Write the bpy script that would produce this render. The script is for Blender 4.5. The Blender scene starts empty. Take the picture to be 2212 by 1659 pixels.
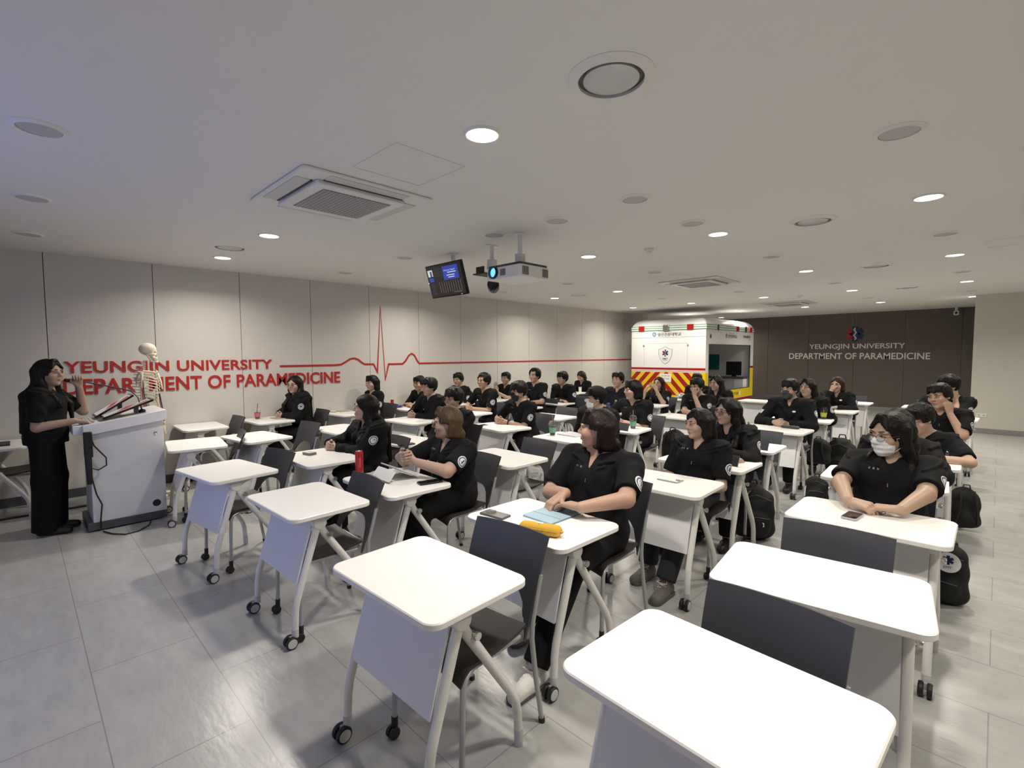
import bpy, bmesh, math, random
import numpy as np
from mathutils import Vector, Matrix, Euler
SC = bpy.context.scene
COL = SC.collection
# ---------------------------------------------------------------- camera, world, exposure
HC, DZ, YW, ZC, XB, XC = 1.6108, 0.731, 7.462, 2.7466, 16.93, 13.48
FPX, PITCH, ROLL, HEAD = 1061.54, 0.0604027, -0.0043556, 0.7801264
fw = Vector((math.cos(HEAD)*math.cos(PITCH), math.sin(HEAD)*math.cos(PITCH), -math.sin(PITCH)))
rt0 = Vector((math.sin(HEAD), -math.cos(HEAD), 0)); up0 = rt0.cross(fw)
rt = rt0*math.cos(ROLL)+up0*math.sin(ROLL); up = up0*math.cos(ROLL)-rt0*math.sin(ROLL)
cam_d = bpy.data.cameras.new('camera'); cam = bpy.data.objects.new('camera', cam_d); COL.objects.link(cam)
cam.matrix_world = Matrix(((rt.x, up.x, -fw.x, 0), (rt.y, up.y, -fw.y, 0), (rt.z, up.z, -fw.z, HC), (0, 0, 0, 1)))
cam_d.sensor_width = 36; cam_d.lens = FPX/2212*36; cam_d.clip_start = 0.02; cam_d.clip_end = 60
SC.camera = cam
SC.view_settings.view_transform = 'Standard'; SC.view_settings.look = 'None'
SC.view_settings.gamma = 1; SC.view_settings.use_curve_mapping = False
SC.view_settings.exposure = -0.22
w = bpy.data.worlds.new('world'); SC.world = w; w.use_nodes = True
w.node_tree.nodes['Background'].inputs[0].default_value = (0.5, 0.5, 0.5, 1)
w.node_tree.nodes['Background'].inputs[1].default_value = 0.02
SC.cycles.max_bounces = 7; SC.cycles.diffuse_bounces = 4; SC.cycles.glossy_bounces = 3
SC.cycles.transmission_bounces = 6; SC.cycles.transparent_max_bounces = 8
SC.cycles.caustics_reflective = False; SC.cycles.caustics_refractive = False
SC.cycles.sample_clamp_indirect = 4.0
SC.cycles.use_denoising = True

# the lit ceiling downlights: 3 m apart along the room, 1.5 m apart across it
LAMP_P = 27.0
ROWY = [6.44, 4.96, 3.44, 1.94, 0.41]
LIT = []
for x in (1.75, 4.75, 7.75, 10.75, 13.75):
    for y in ROWY:
        if abs(y-3.44) < .1 and x in (1.75, 7.75): continue      # an air conditioner hangs there
        LIT.append((x, y))
LIT_BAY = [(15.8, 6.3), (15.5, 8.0)]          # behind the vehicle body
LIT_OFF = [(1.75, -1.1), (4.75, -1.1), (7.75, -1.1), (10.75, -1.1)]
def lamp_light(x, y):
    l = bpy.data.lights.new('downlight_beam', 'AREA'); l.shape = 'DISK'; l.size = 0.16
    l.energy = LAMP_P; l.color = (1.0, 0.93, 0.82); l.spread = math.radians(152)
    o = bpy.data.objects.new('downlight_beam', l); COL.objects.link(o); o.location = (x, y, ZC-0.022)
    return o
for x, y in LIT+LIT_OFF+LIT_BAY: lamp_light(x, y)
# the projector throws its blue slide forward on to the screen wall
pl = bpy.data.lights.new('projector_beam', 'SPOT'); pl.energy = 1700; pl.color = (0.23, 0.36, 1.0); pl.spot_size = math.radians(31); pl.spot_blend = 0.1
pl.shadow_soft_size = 0.03
po = bpy.data.objects.new('projector_beam', pl); COL.objects.link(po); po.location = (3.16, 3.5, 2.36)
po.rotation_euler = (Vector((-1.38, 3.4, 1.42))-po.location).to_track_quat('-Z', 'Y').to_euler()
random.seed(7)
# ---------------------------------------------------------------- materials
def mat(name, col, rough=.5, metal=0., spec=.5, emis=None, estr=0., noise=0., nscale=8., bump=0., bscale=60., trans=0., alpha=1., ior=1.45, stretch=None, coat=0.):
    m = bpy.data.materials.new(name); m.use_nodes = True
    nt = m.node_tree; b = nt.nodes['Principled BSDF']
    b.inputs['Base Color'].default_value = (*col, 1); b.inputs['Roughness'].default_value = rough
    b.inputs['Metallic'].default_value = metal; b.inputs['Specular IOR Level'].default_value = spec
    b.inputs['Transmission Weight'].default_value = trans; b.inputs['Alpha'].default_value = alpha; b.inputs['IOR'].default_value = ior
    b.inputs['Coat Weight'].default_value = coat
    if emis: b.inputs['Emission Color'].default_value = (*emis, 1); b.inputs['Emission Strength'].default_value = estr
    if noise or bump:
        tc = nt.nodes.new('ShaderNodeTexCoord'); mp = nt.nodes.new('ShaderNodeMapping'); nt.links.new(tc.outputs['Object'], mp.inputs[0])
        if stretch: mp.inputs['Scale'].default_value = stretch
    if noise:
        n = nt.nodes.new('ShaderNodeTexNoise'); n.inputs['Scale'].default_value = nscale; n.inputs['Detail'].default_value = 5
        nt.links.new(mp.outputs[0], n.inputs['Vector'])
        mx = nt.nodes.new('ShaderNodeMix'); mx.data_type = 'RGBA'
        mx.inputs[6].default_value = (*[c*(1-noise) for c in col], 1); mx.inputs[7].default_value = (*[min(1, c*(1+noise)) for c in col], 1)
        nt.links.new(n.outputs[0], mx.inputs[0]); nt.links.new(mx.outputs[2], b.inputs['Base Color'])
    if bump:
        n2 = nt.nodes.new('ShaderNodeTexNoise'); n2.inputs['Scale'].default_value = bscale; n2.inputs['Detail'].default_value = 3
        nt.links.new(mp.outputs[0], n2.inputs['Vector'])
        bp = nt.nodes.new('ShaderNodeBump'); bp.inputs['Strength'].default_value = bump; bp.inputs['Distance'].default_value = .01
        nt.links.new(n2.outputs[0], bp.inputs['Height']); nt.links.new(bp.outputs[0], b.inputs['Normal'])
    return m
M = {}
M['white'] = mat('white_laminate', (.86, .85, .83), .32, spec=.45, noise=.01, nscale=40)
M['metalwhite'] = mat('white_painted_steel', (.74, .73, .71), .35)
M['plasticwhite'] = mat('white_plastic', (.78, .78, .77), .4)
M['chair'] = mat('charcoal_plastic', (.040, .041, .050), .42, bump=.05, bscale=300)
M['seat'] = mat('dark_seat_pad', (.030, .027, .026), .45, bump=.08, bscale=250)
M['silver'] = mat('grey_painted_tube', (.42, .43, .44), .35, metal=.4)
M['black'] = mat('black_rubber', (.012, .012, .013), .5)
M['blackgloss'] = mat('black_gloss', (.008, .008, .009), .12)
M['grey'] = mat('grey_plastic', (.33, .34, .36), .4)
M['lgrey'] = mat('light_grey_plastic', (.55, .55, .56), .4)
M['dgrey'] = mat('dark_grey_plastic', (.07, .075, .085), .45)
M['chrome'] = mat('chrome', (.7, .7, .7), .15, metal=1)
M['ceil'] = mat('ceiling_paint', (.74, .73, .715), .8, bump=.04, bscale=120)
M['wall'] = mat('beige_wall_panel', (.60, .575, .535), .6, noise=.02, nscale=3, bump=.06, bscale=220)
M['seam'] = mat('panel_groove', (.20, .185, .17), .8)
M['wallr'] = mat('beige_wall_paint', (.60, .58, .52), .75, noise=.015, nscale=4, bump=.05, bscale=200)
M['dark'] = mat('brown_wall_panel', (.105, .090, .076), .55, noise=.05, nscale=5, bump=.05, bscale=150)
M['base'] = mat('grey_baseboard', (.26, .26, .255), .35)
M['red'] = mat('red_letters', (.42, .022, .018), .4)
M['redpaint'] = mat('red_paint', (.36, .012, .010), .3)
M['yellow'] = mat('yellow_reflective', (.75, .55, .01), .35)
M['green'] = mat('green_tape', (.03, .16, .11), .4)
M['teal'] = mat('teal_panel', (.0, .12, .13), .4)
M['navy'] = mat('navy_print', (.012, .016, .09), .4)
M['paper'] = mat('white_paper', (.82, .82, .82), .6)
M['letter'] = mat('white_letters', (.75, .73, .70), .4)
M['lens'] = mat('lamp_lens', (.9, .9, .9), .5, emis=(1, .95, .86), estr=14)
M['mesh'] = mat('speaker_grille', (.50, .49, .48), .6, bump=.3, bscale=900)
M['body'] = mat('vehicle_white', (.80, .79, .78), .22, coat=.4)
M['bone'] = mat('ivory_bone', (.68, .60, .47), .5, noise=.12, nscale=30)
M['clear'] = mat('clear_plastic', (.95, .97, .97), .05, trans=.92, ior=1.15, alpha=.45)
M['glass'] = mat('clear_glass', (1, 1, 1), .02, trans=1, ior=1.05, alpha=.25)
def floor_mat():
    m = bpy.data.materials.new('vinyl_tile_floor'); m.use_nodes = True; nt = m.node_tree; b = nt.nodes['Principled BSDF']
    L = nt.links.new; N = nt.nodes.new
    tc = N('ShaderNodeTexCoord'); sp = N('ShaderNodeSeparateXYZ'); L(tc.outputs['Object'], sp.inputs[0])
    cb = N('ShaderNodeCombineXYZ'); ax = N('ShaderNodeMath'); ax.operation = 'ADD'; ax.inputs[1].default_value = -.20+.465*20
    ay = N('ShaderNodeMath'); ay.operation = 'ADD'; ay.inputs[1].default_value = .03+.93*20
    L(sp.outputs[0], ax.inputs[0]); L(sp.outputs[1], ay.inputs[0]); L(ay.outputs[0], cb.inputs[0]); L(ax.outputs[0], cb.inputs[1])
    br = N('ShaderNodeTexBrick'); br.offset = .5; br.inputs['Scale'].default_value = 1; br.inputs['Brick Width'].default_value = .93; br.inputs['Row Height'].default_value = .465
    br.inputs['Mortar Size'].default_value = .0028; br.inputs['Mortar Smooth'].default_value = .3; br.inputs['Bias'].default_value = 0
    br.inputs['Color1'].default_value = (.425, .422, .405, 1); br.inputs['Color2'].default_value = (.410, .407, .392, 1); br.inputs['Mortar'].default_value = (.27, .268, .255, 1)
    L(cb.outputs[0], br.inputs['Vector'])
    mp = N('ShaderNodeMapping'); mp.inputs['Scale'].default_value = (5.5, 1.8, 1); L(tc.outputs['Object'], mp.inputs[0])
    n = N('ShaderNodeTexNoise'); n.inputs['Scale'].default_value = 2.2; n.inputs['Detail'].default_value = 8; n.inputs['Roughness'].default_value = .65; L(mp.outputs[0], n.inputs['Vector'])
    cr = N('ShaderNodeMapRange'); cr.inputs[1].default_value = .3; cr.inputs[2].default_value = .7; cr.inputs[3].default_value = .90; cr.inputs[4].default_value = 1.07; L(n.outputs[0], cr.inputs[0])
    mx = N('ShaderNodeMix'); mx.data_type = 'RGBA'; mx.blend_type = 'MULTIPLY'; mx.inputs[0].default_value = 1
    L(br.outputs['Color'], mx.inputs[6]); L(cr.outputs[0], mx.inputs[7]); L(mx.outputs[2], b.inputs['Base Color'])
    n2 = N('ShaderNodeTexNoise'); n2.inputs['Scale'].default_value = 7; n2.inputs['Detail'].default_value = 6; L(mp.outputs[0], n2.inputs['Vector'])
    bp = N('ShaderNodeBump'); bp.inputs['Strength'].default_value = .22; bp.inputs['Distance'].default_value = .004; L(n2.outputs[0], bp.inputs['Height']); L(bp.outputs[0], b.inputs['Normal'])
    b.inputs['Roughness'].default_value = .24; b.inputs['Specular IOR Level'].default_value = .5
    return m
M['floor'] = floor_mat()

# ---------------------------------------------------------------- mesh building
class MB:
    """collects shapes and links them as ONE mesh object"""
    def __init__(s): s.v = []; s.f = []; s.mi = []; s.mats = []; s.cur = 0
    def m(s, material):
        if material not in s.mats: s.mats.append(material)
        s.cur = s.mats.index(material); return s
    def add(s, vs, fs):
        o = len(s.v); s.v += [tuple(p) for p in vs]; s.f += [tuple(o+i for i in f) for f in fs]; s.mi += [s.cur]*len(fs); return s
    def box(s, c, d, rot=None):
        x, y, z = [q/2 for q in d]
        vs = [Vector((sx*x, sy*y, sz*z)) for sx in (-1, 1) for sy in (-1, 1) for sz in (-1, 1)]
        if rot is not None: vs = [rot @ p for p in vs]
        vs = [p+Vector(c) for p in vs]
        return s.add(vs, [(0, 1, 3, 2), (4, 6, 7, 5), (0, 4, 5, 1), (2, 3, 7, 6), (0, 2, 6, 4), (1, 5, 7, 3)])
    def prism(s, pts, z0, z1, T=None, bev=0.):
        """outline (x,y), counterclockwise, from z0 to z1, rims softened by bev; T places it"""
        n = len(pts); c = Vector((sum(p[0] for p in pts)/n, sum(p[1] for p in pts)/n))
        def ring(z, ins):
            out = []
            for i, p in enumerate(pts):
                a = Vector(pts[i-1]); b = Vector(pts[(i+1) % n]); t = (b-a); nr = Vector((t.y, -t.x)); nr = nr.normalized() if nr.length > 1e-9 else Vector((0, 0))
                out.append(Vector((p[0]-nr.x*ins, p[1]-nr.y*ins, z)))
            return out
        rings = [ring(z0, bev), ring(z0+bev, 0), ring(z1-bev, 0), ring(z1, bev)] if bev else [ring(z0, 0), ring(z1, 0)]
        vs = [p for r in rings for p in r]
        if T is not None: vs = [T @ p for p in vs]
        fs = [tuple(range(n-1, -1, -1)), tuple((len(rings)-1)*n+i for i in range(n))]
        for k in range(len(rings)-1):
            for i in range(n): j = (i+1) % n; fs.append((k*n+i, k*n+j, (k+1)*n+j, (k+1)*n+i))
        return s.add(vs, fs)
    def tube(s, path, r, n=10, caps=True):
        """round bar along a path; r is one radius or one per point"""
        P = [Vector(p) for p in path]; rs = r if isinstance(r, (list, tuple)) else [r]*len(P)
        vs = []; fs = []; prev = None
        for i, p in enumerate(P):
            t = (P[min(i+1, len(P)-1)]-P[max(i-1, 0)])
            t = t.normalized() if t.length > 1e-9 else Vector((0, 0, 1))
            if prev is None: a = t.orthogonal().normalized()
            else: a = (prev-t*prev.dot(t)); a = a.normalized() if a.length > 1e-6 else t.orthogonal().normalized()
            prev = a; b = t.cross(a)
            for k in range(n): q = 2*math.pi*k/n; vs.append(p+(a*math.cos(q)+b*math.sin(q))*rs[i])
        for i in range(len(P)-1):
            for k in range(n): k2 = (k+1) % n; fs.append((i*n+k, i*n+k2, (i+1)*n+k2, (i+1)*n+k))
        if caps: fs += [tuple(range(n-1, -1, -1)), tuple((len(P)-1)*n+k for k in range(n))]
        return s.add(vs, fs)
    def lathe(s, prof, c=(0, 0, 0), n=24, T=None, cap=True):
        """profile (r,z) turned about z"""
        vs = []; fs = []
        for r, z in prof:
            for k in range(n): q = 2*math.pi*k/n; vs.append(Vector((r*math.cos(q), r*math.sin(q), z)))
        if T is not None: vs = [T @ p for p in vs]
        vs = [p+Vector(c) for p in vs]
        for i in range(len(prof)-1):
            for k in range(n): k2 = (k+1) % n; fs.append((i*n+k, i*n+k2, (i+1)*n+k2, (i+1)*n+k))
        if cap:
            if prof[0][0] > 1e-6: fs.append(tuple(range(n-1, -1, -1)))
            if prof[-1][0] > 1e-6: fs.append(tuple((len(prof)-1)*n+k for k in range(n)))
        return s.add(vs, fs)
    def grid(s, P, closed=False):
        """sheet from rows of points"""
        R = len(P); Cn = len(P[0]); vs = [p for row in P for p in row]; fs = []
        for i in range(R-1):
            for j in range(Cn-1): fs.append((i*Cn+j, i*Cn+j+1, (i+1)*Cn+j+1, (i+1)*Cn+j))
        return s.add(vs, fs)
    def slab(s, P, off):
        """thick sheet: rows of points and the same rows moved by off(p)"""
        R = len(P); Cn = len(P[0]); A = [Vector(p) for row in P for p in row]; B = [p+Vector(off) for p in A]; o = len(A); fs = []
        for i in range(R-1):
            for j in range(Cn-1):
                a, b, c, d = i*Cn+j, i*Cn+j+1, (i+1)*Cn+j+1, (i+1)*Cn+j
                fs += [(a, b, c, d), (o+d, o+c, o+b, o+a)]
        rim = [(0, j) for j in range(Cn)]+[(i, Cn-1) for i in range(1, R)]+[(R-1, j) for j in range(Cn-2, -1, -1)]+[(i, 0) for i in range(R-2, 0, -1)]
        ids = [i*Cn+j for i, j in rim]
        for k in range(len(ids)): a, b = ids[k], ids[(k+1) % len(ids)]; fs.append((b, a, o+a, o+b))
        return s.add(A+B, fs)
    def ball(s, c, r, n=12, T=None):
        rr = r if isinstance(r, (tuple, list)) else (r, r, r); vs = []; fs = []; m = n
        for i in range(m+1):
            a = math.pi*i/m
            for k in range(n*2):
                q = math.pi*k/n; p = Vector((rr[0]*math.sin(a)*math.cos(q), rr[1]*math.sin(a)*math.sin(q), rr[2]*math.cos(a)))
                vs.append((T @ p if T is not None else p)+Vector(c))
        N = n*2
        for i in range(m):
            for k in range(N): k2 = (k+1) % N; fs.append((i*N+k, (i+1)*N+k, (i+1)*N+k2, i*N+k2))
        return s.add(vs, fs)
    def build(s, name, material=None, parent=None, angle=40, loc=None, bevel=0.):
        me = bpy.data.meshes.new(name); me.from_pydata(s.v, [], s.f)
        mats = s.mats or [material]
        if len(mats) > 1: me.polygons.foreach_set('material_index', s.mi)
        bm = bmesh.new(); bm.from_mesh(me)
        bmesh.ops.remove_doubles(bm, verts=bm.verts, dist=1e-6)
        bmesh.ops.recalc_face_normals(bm, faces=bm.faces)
        bm.to_mesh(me); bm.free()
        for m_ in mats: me.materials.append(m_)
        me.polygons.foreach_set('use_smooth', [True]*len(me.polygons))
        me.set_sharp_from_angle(angle=math.radians(angle))
        o = bpy.data.objects.new(name, me); COL.objects.link(o)
        if parent is not None: o.parent = parent
        if loc is not None: o.location = loc
        if bevel:
            b = o.modifiers.new('soft', 'BEVEL'); b.width = bevel; b.segments = 2; b.limit_method = 'ANGLE'; b.angle_limit = math.radians(50)
        return o
def rrect(w, h, r, n=6, cx=0, cy=0):
    pts = []
    for qx, qy, a0 in ((1, 1, 0), (-1, 1, 90), (-1, -1, 180), (1, -1, 270)):
        for k in range(n+1):
            a = math.radians(a0+90*k/n); pts.append((cx+qx*(w/2-r)+r*math.cos(a), cy+qy*(h/2-r)+r*math.sin(a)))
    return pts
def tag(o, label, cat, group=None, kind=None):
    if label: o['label'] = label
    if cat: o['category'] = cat
    if group: o['group'] = group
    if kind: o['kind'] = kind
    return o
def struct(o, label=None):
    o['kind'] = 'structure'
    if label: o['label'] = label
    return o
def empty(name, loc=(0, 0, 0), rz=0, label=None, cat=None, group=None):
    o = bpy.data.objects.new(name, None); COL.objects.link(o); o.empty_display_size = .1
    o.location = loc; o.rotation_euler = (0, 0, rz); return tag(o, label, cat, group)
KIDS = {}
def dup(root, loc, rz, label, group=None):
    r = root.copy(); COL.objects.link(r); r.location = loc; r.rotation_euler = (0, 0, rz); r['label'] = label
    if group: r['group'] = group
    for ch in list(root.children):
        c = ch.copy(); COL.objects.link(c); c.parent = r
        for g in list(ch.children):
            d = g.copy(); COL.objects.link(d); d.parent = c
    return r
def frame(origin, xdir, ydir):
    x = Vector(xdir).normalized(); y = Vector(ydir); y = (y-x*y.dot(x)).normalized(); z = x.cross(y); o = Vector(origin)
    return Matrix(((x.x, y.x, z.x, o.x), (x.y, y.y, z.y, o.y), (x.z, y.z, z.z, o.z), (0, 0, 0, 1)))
_dg = []
def text_mesh(mb, body, T, width=None, height=None, bold=0., extrude=.002, space=1., align='L'):
    """letters as geometry in mb's current material, fitted to width x height (m), lower left corner at T's origin"""
    c = bpy.data.curves.new('lettering', 'FONT'); c.body = body; c.size = 1; c.offset = bold; c.extrude = 0; c.space_character = space; c.resolution_u = 4
    o = bpy.data.objects.new('lettering', c); COL.objects.link(o)
    dg = bpy.context.evaluated_depsgraph_get(); ev = o.evaluated_get(dg); me = ev.to_mesh()
    V = np.array([v.co[:] for v in me.vertices]); F = [tuple(p.vertices) for p in me.polygons]; ev.to_mesh_clear()
    bpy.data.objects.remove(o); bpy.data.curves.remove(c)
    mn, mx_ = V.min(0), V.max(0); sz = mx_-mn
    sy = (height/sz[1]) if height else (width/sz[0]); sx = (width/sz[0]) if width else sy
    n = len(V); q = [T @ Vector(((p[0]-mn[0])*sx, (p[1]-mn[1])*sy, extrude)) for p in V]
    mb.add(q, F)
    if extrude > .004:
        cnt = {}
        for f in F:
            for i in range(len(f)):
                a, b = f[i], f[(i+1) % len(f)]; k = (min(a, b), max(a, b)); cnt[k] = None if k in cnt else (a, b)
        q0 = [T @ Vector(((p[0]-mn[0])*sx, (p[1]-mn[1])*sy, 0)) for p in V]
        mb.add(q+q0, [(e[1], e[0], n+e[0], n+e[1]) for e in cnt.values() if e])
    return sx*sz[0]
def star_of_life(mb, T, R, wdt, mats):
    """six-armed star; mats = (left arms, centre bar, right arms, staff)"""
    for k in range(6):
        a = math.radians(90+60*k); m_ = mats[1] if k in (0, 3) else (mats[0] if k in (1, 2) else mats[2])
        c, s_ = math.cos(a), math.sin(a); pts = []
        for u, v in ((0, -wdt), (R, -wdt), (R, wdt), (0, wdt)): pts.append((u*c-v*s_, u*s_+v*c))
        z = .001 if k not in (0, 3) else .0016
        mb.m(m_); mb.add([T @ Vector((p[0], p[1], z)) for p in pts], [(0, 1, 2, 3)])
    mb.m(mats[3])
    path = [T @ Vector((wdt*.55*math.sin(i*.9), -R*.75+R*1.5*i/14, .003)) for i in range(15)]
    mb.tube(path, wdt*.16, 6); mb.tube([T @ Vector((0, -R*.85, .003)), T @ Vector((0, R*.85, .003))], wdt*.12, 6)
def disc(mb, T, r0, r1, z=0, n=32):
    vs = []; fs = []
    for k in range(n):
        a = 2*math.pi*k/n; vs += [T @ Vector((r0*math.cos(a), r0*math.sin(a), z)), T @ Vector((r1*math.cos(a), r1*math.sin(a), z))]
    for k in range(n): j = (k+1) % n; fs.append((2*k, 2*k+1, 2*j+1, 2*j))
    if r0 < 1e-6: fs = [tuple(2*k+1 for k in range(n))]
    mb.add(vs, fs)
# ---------------------------------------------------------------- the room
X0, X1, YR, YB = -1.4, XB, -3.0, 9.9      # front wall, back wall, right wall, far end of the bay behind the vehicle
XL = 13.3                                  # where the panelled left wall ends
b = MB(); b.box(((X0+X1)/2, (YR+YB)/2, -.05), (X1-X0+.4, YB-YR+.4, .1)); struct(b.build('floor', M['floor']), 'grey vinyl tile floor with thin dark joints')
b = MB(); b.box(((X0+X1)/2, (YR+YB)/2, ZC+.05), (X1-X0+.4, YB-YR+.4, .1)); struct(b.build('ceiling', M['ceil']), 'plain white painted ceiling')
# left wall: panels 0.977 m wide with dark grooves between them
b = MB(); b.m(M['wall'])
PX0, PS = .26535, .97742
edges = [X0]+[PX0+PS*k for k in range(-1, 14) if X0 < PX0+PS*k < XL]+[XL]
for a, c in zip(edges[:-1], edges[1:]): b.box(((a+c)/2, YW+.02, ZC/2), (c-a-.007, .04, ZC))
b.m(M['seam']); b.box(((X0+XL)/2, YW+.05, ZC/2), (XL-X0, .05, ZC))
b.m(M['wall']); b.box((XL-.05, (YW+YB)/2+.06, ZC/2), (.1, YB-YW-.0, ZC))
struct(b.build('wall_left'), 'beige panelled left wall with thin vertical grooves')
b = MB(); b.m(M['dark'])
ey = [YB]+[5.25+1.1425*k for k in range(3, -8, -1) if YR < 5.25+1.1425*k < YB]+[YR]
for a, c in zip(ey[:-1], ey[1:]): b.box((XB+.02, (a+c)/2, ZC/2), (.04, a-c-.008, ZC))
b.m(M['seam']); b.box((XB+.05, (YB+YR)/2, ZC/2), (.05, YB-YR, ZC)); struct(b.build('wall_back'), 'dark brown panelled back wall')
yc = .372
b = MB(); b.box(((XC+XB)/2-.01, (yc+YR)/2, ZC/2), (XB-XC-.02, yc-YR, ZC)); struct(b.build('wall_right', M['wallr']), 'beige wall block beside the right aisle')
b = MB(); b.box(((X0+XC)/2, YR-.05, ZC/2), (XC-X0, .1, ZC)); struct(b.build('wall_aisle', M['wallr']))
b = MB(); b.box((X0-.05, (YR+YB)/2, ZC/2), (.1, YB-YR, ZC)); struct(b.build('wall_front', M['wall']))
b = MB(); b.box(((X0+X1)/2, YB+.05, ZC/2), (X1-X0, .1, ZC)); struct(b.build('wall_bay', M['wallr']))
b = MB(); b.box((XB-.32, 8.72, ZC/2-.002), (.6, .62, ZC-.004)); struct(b.build('wall_pillar', M['wallr']), 'cream pillar behind the vehicle body')
def skirting(name, c, d, m_=M['base']): b = MB(); b.box(c, d); return struct(b.build(name, m_, bevel=.003), 'grey baseboard')
skirting('baseboard_right', (XC-.006, (yc+YR)/2, .05), (.012, yc-YR, .1)); skirting('baseboard_back', (XB-.008, (yc+YB)/2, .05), (.014, YB-yc, .1))
skirting('baseboard_left', ((X0+XL)/2, YW-.008, .05), (XL-X0, .014, .1), M['dgrey'])

# ---------------------------------------------------------------- ceiling fixtures
ROWN = {6.44: 'row nearest the left wall', 4.96: 'second row from the left wall', 3.44: 'middle row', 1.94: 'second row from the right aisle', .41: 'row over the right-hand desks', -1.1: 'row over the right aisle'}
ORD = ['nearest the camera', 'second from the camera', 'third from the camera', 'fourth from the camera', 'farthest from the camera']
def ring_mesh(r0, r1, zt, h, m_, name, parent, n=40):
    b = MB(); b.lathe([(r0, zt), (r0, zt-h), (r0+.006, zt-h-.002), (r1, zt-.002), (r1, zt)], n=n, cap=False); return b.build(name, m_, parent)
lampp = empty('ceiling_downlight', (0, 0, ZC), 0, '', 'ceiling light', 'lit round ceiling downlights')
b = MB(); b.lathe([(0.001, -.004), (.082, -.004), (.082, -.001)], n=32, cap=False); b.build('lamp_lens', M['lens'], lampp)
ring_mesh(.082, .098, 0, .010, M['ceil'], 'trim_ring', lampp)
spk = empty('ceiling_speaker', (0, 0, ZC), 0, '', 'ceiling fitting', 'unlit round ceiling fittings')
b = MB(); b.lathe([(0.001, -.009), (.085, -.009), (.088, -.002)], n=32, cap=False); b.build('grille', M['mesh'], spk)
ring_mesh(.088, .112, 0, .012, M['metalwhite'], 'trim_ring', spk)
vent = empty('ceiling_vent', (0, 0, ZC), 0, '', 'ceiling vent', 'round ceiling air diffusers')
ring_mesh(.135, .178, 0, .016, M['metalwhite'], 'outer_ring', vent)
b = MB(); b.lathe([(.137, -.002), (.110, -.001)], n=40, cap=False); b.build('dark_gap', mat('shaded_metal', (.10, .10, .105), .35, metal=.6), vent)
b = MB(); b.lathe([(.001, -.020), (.08, -.020), (.108, -.016), (.114, -.012), (.114, -.002)], n=40, cap=False); b.build('centre_plate', mat('brushed_disc', (.55, .56, .57), .3, metal=.3, bump=.4, bscale=14, stretch=(1, 4, 1)), vent)
hatch_m = MB(); hw = .24
for sx in (-1, 1): hatch_m.box((sx*hw, 0, -.001), (.004, 2*hw, .002)); hatch_m.box((0, sx*hw, -.001), (2*hw, .004, .002))
used = {}
def place(proto, x, y, label, group=None):
    if proto.name not in used: used[proto.name] = 1; proto.location = (x, y, ZC); proto['label'] = label; return proto
    return dup(proto, (x, y, ZC), 0, label, group)
for y in ROWY:
    xs = [x for x, yy in LIT if yy == y]
    for i, x in enumerate(xs):
        o = ORD[4] if i == len(xs)-1 else ORD[i]
        place(lampp, x, y, 'lit downlight '+o+' in the '+ROWN[y])
for x, y in LIT_OFF: place(lampp, x, y, 'lit ceiling downlight over the right aisle at %d metres' % round(x))
for (x, y), l in zip(LIT_BAY, ('lit ceiling downlight behind the ambulance roof', 'lit ceiling downlight beside the cream pillar')): place(lampp, x, y, l)
for y in ROWY:
    xs = [x for x in (.14, 3.25, 6.3, 9.4, 12.4) if not (y == 3.44 and x in (12.4,)) and not (y > 5 and x > 9) and not (y == .41 and x < 1)]
    for i, x in enumerate(xs):
        o = ORD[4] if i == len(xs)-1 else ORD[i]
        place(spk, x, y, 'unlit round fitting '+o+' in the '+ROWN[y])
place(spk, 3.29, 2.71, 'small grey ceiling speaker right of the projector mount'); place(spk, 4.2, 1.94, 'grey ceiling speaker close to a lit downlight right of centre')
for x, l in ((1.78, 'large round ceiling air diffuser nearest the camera'), (4.87, 'round ceiling diffuser second from the camera over the right desks'), (7.94, 'round ceiling diffuser third from the camera over the right desks'), (10.96, 'round ceiling diffuser farthest away over the right desks')): place(vent, x, 1.18, l)
for x, l in ((1.64, 'round ceiling diffuser near the left wall, left of the air conditioner'), (7.65, 'round ceiling diffuser near the left wall, right of the projector'), (10.8, 'round ceiling diffuser just before the vehicle body')): place(vent, x, 5.77, l)
for nm, x, y, sx, l in (('ceiling_hatch', 1.73, 2.58, 1, 'square ceiling access hatch outline beside the air conditioner'), ('ceiling_hatch', 7.27, -.1, 1, 'ceiling access hatch outline at the right edge'), ('ceiling_hatch', 6.98, 3.5, 1, 'ceiling access hatch outline before the second air conditioner')):
    h = MB(); h.v = list(hatch_m.v); h.f = list(hatch_m.f); h.mi = list(hatch_m.mi); tag(h.build(nm, mat('hatch_joint', (.64, .63, .62), .8), loc=(x, y, ZC)), l, 'ceiling hatch')
def sensor(x, y, l):
    b = MB(); b.lathe([(.05, 0), (.05, -.02), (.032, -.03), (.030, -.05), (.012, -.058), (.001, -.058)], n=20); tag(b.build('ceiling_sensor', M['metalwhite'], loc=(x, y, ZC)), l, 'sensor')
sensor(4.89, 2.74, 'small white round sensor on the ceiling right of the projector'); sensor(10.95, 2.84, 'tiny white ceiling sensor before the farthest air conditioner')
acm = mat('ac_white', (.72, .72, .71), .35); acg = mat('ac_grille', (.16, .17, .18), .5)
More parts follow.
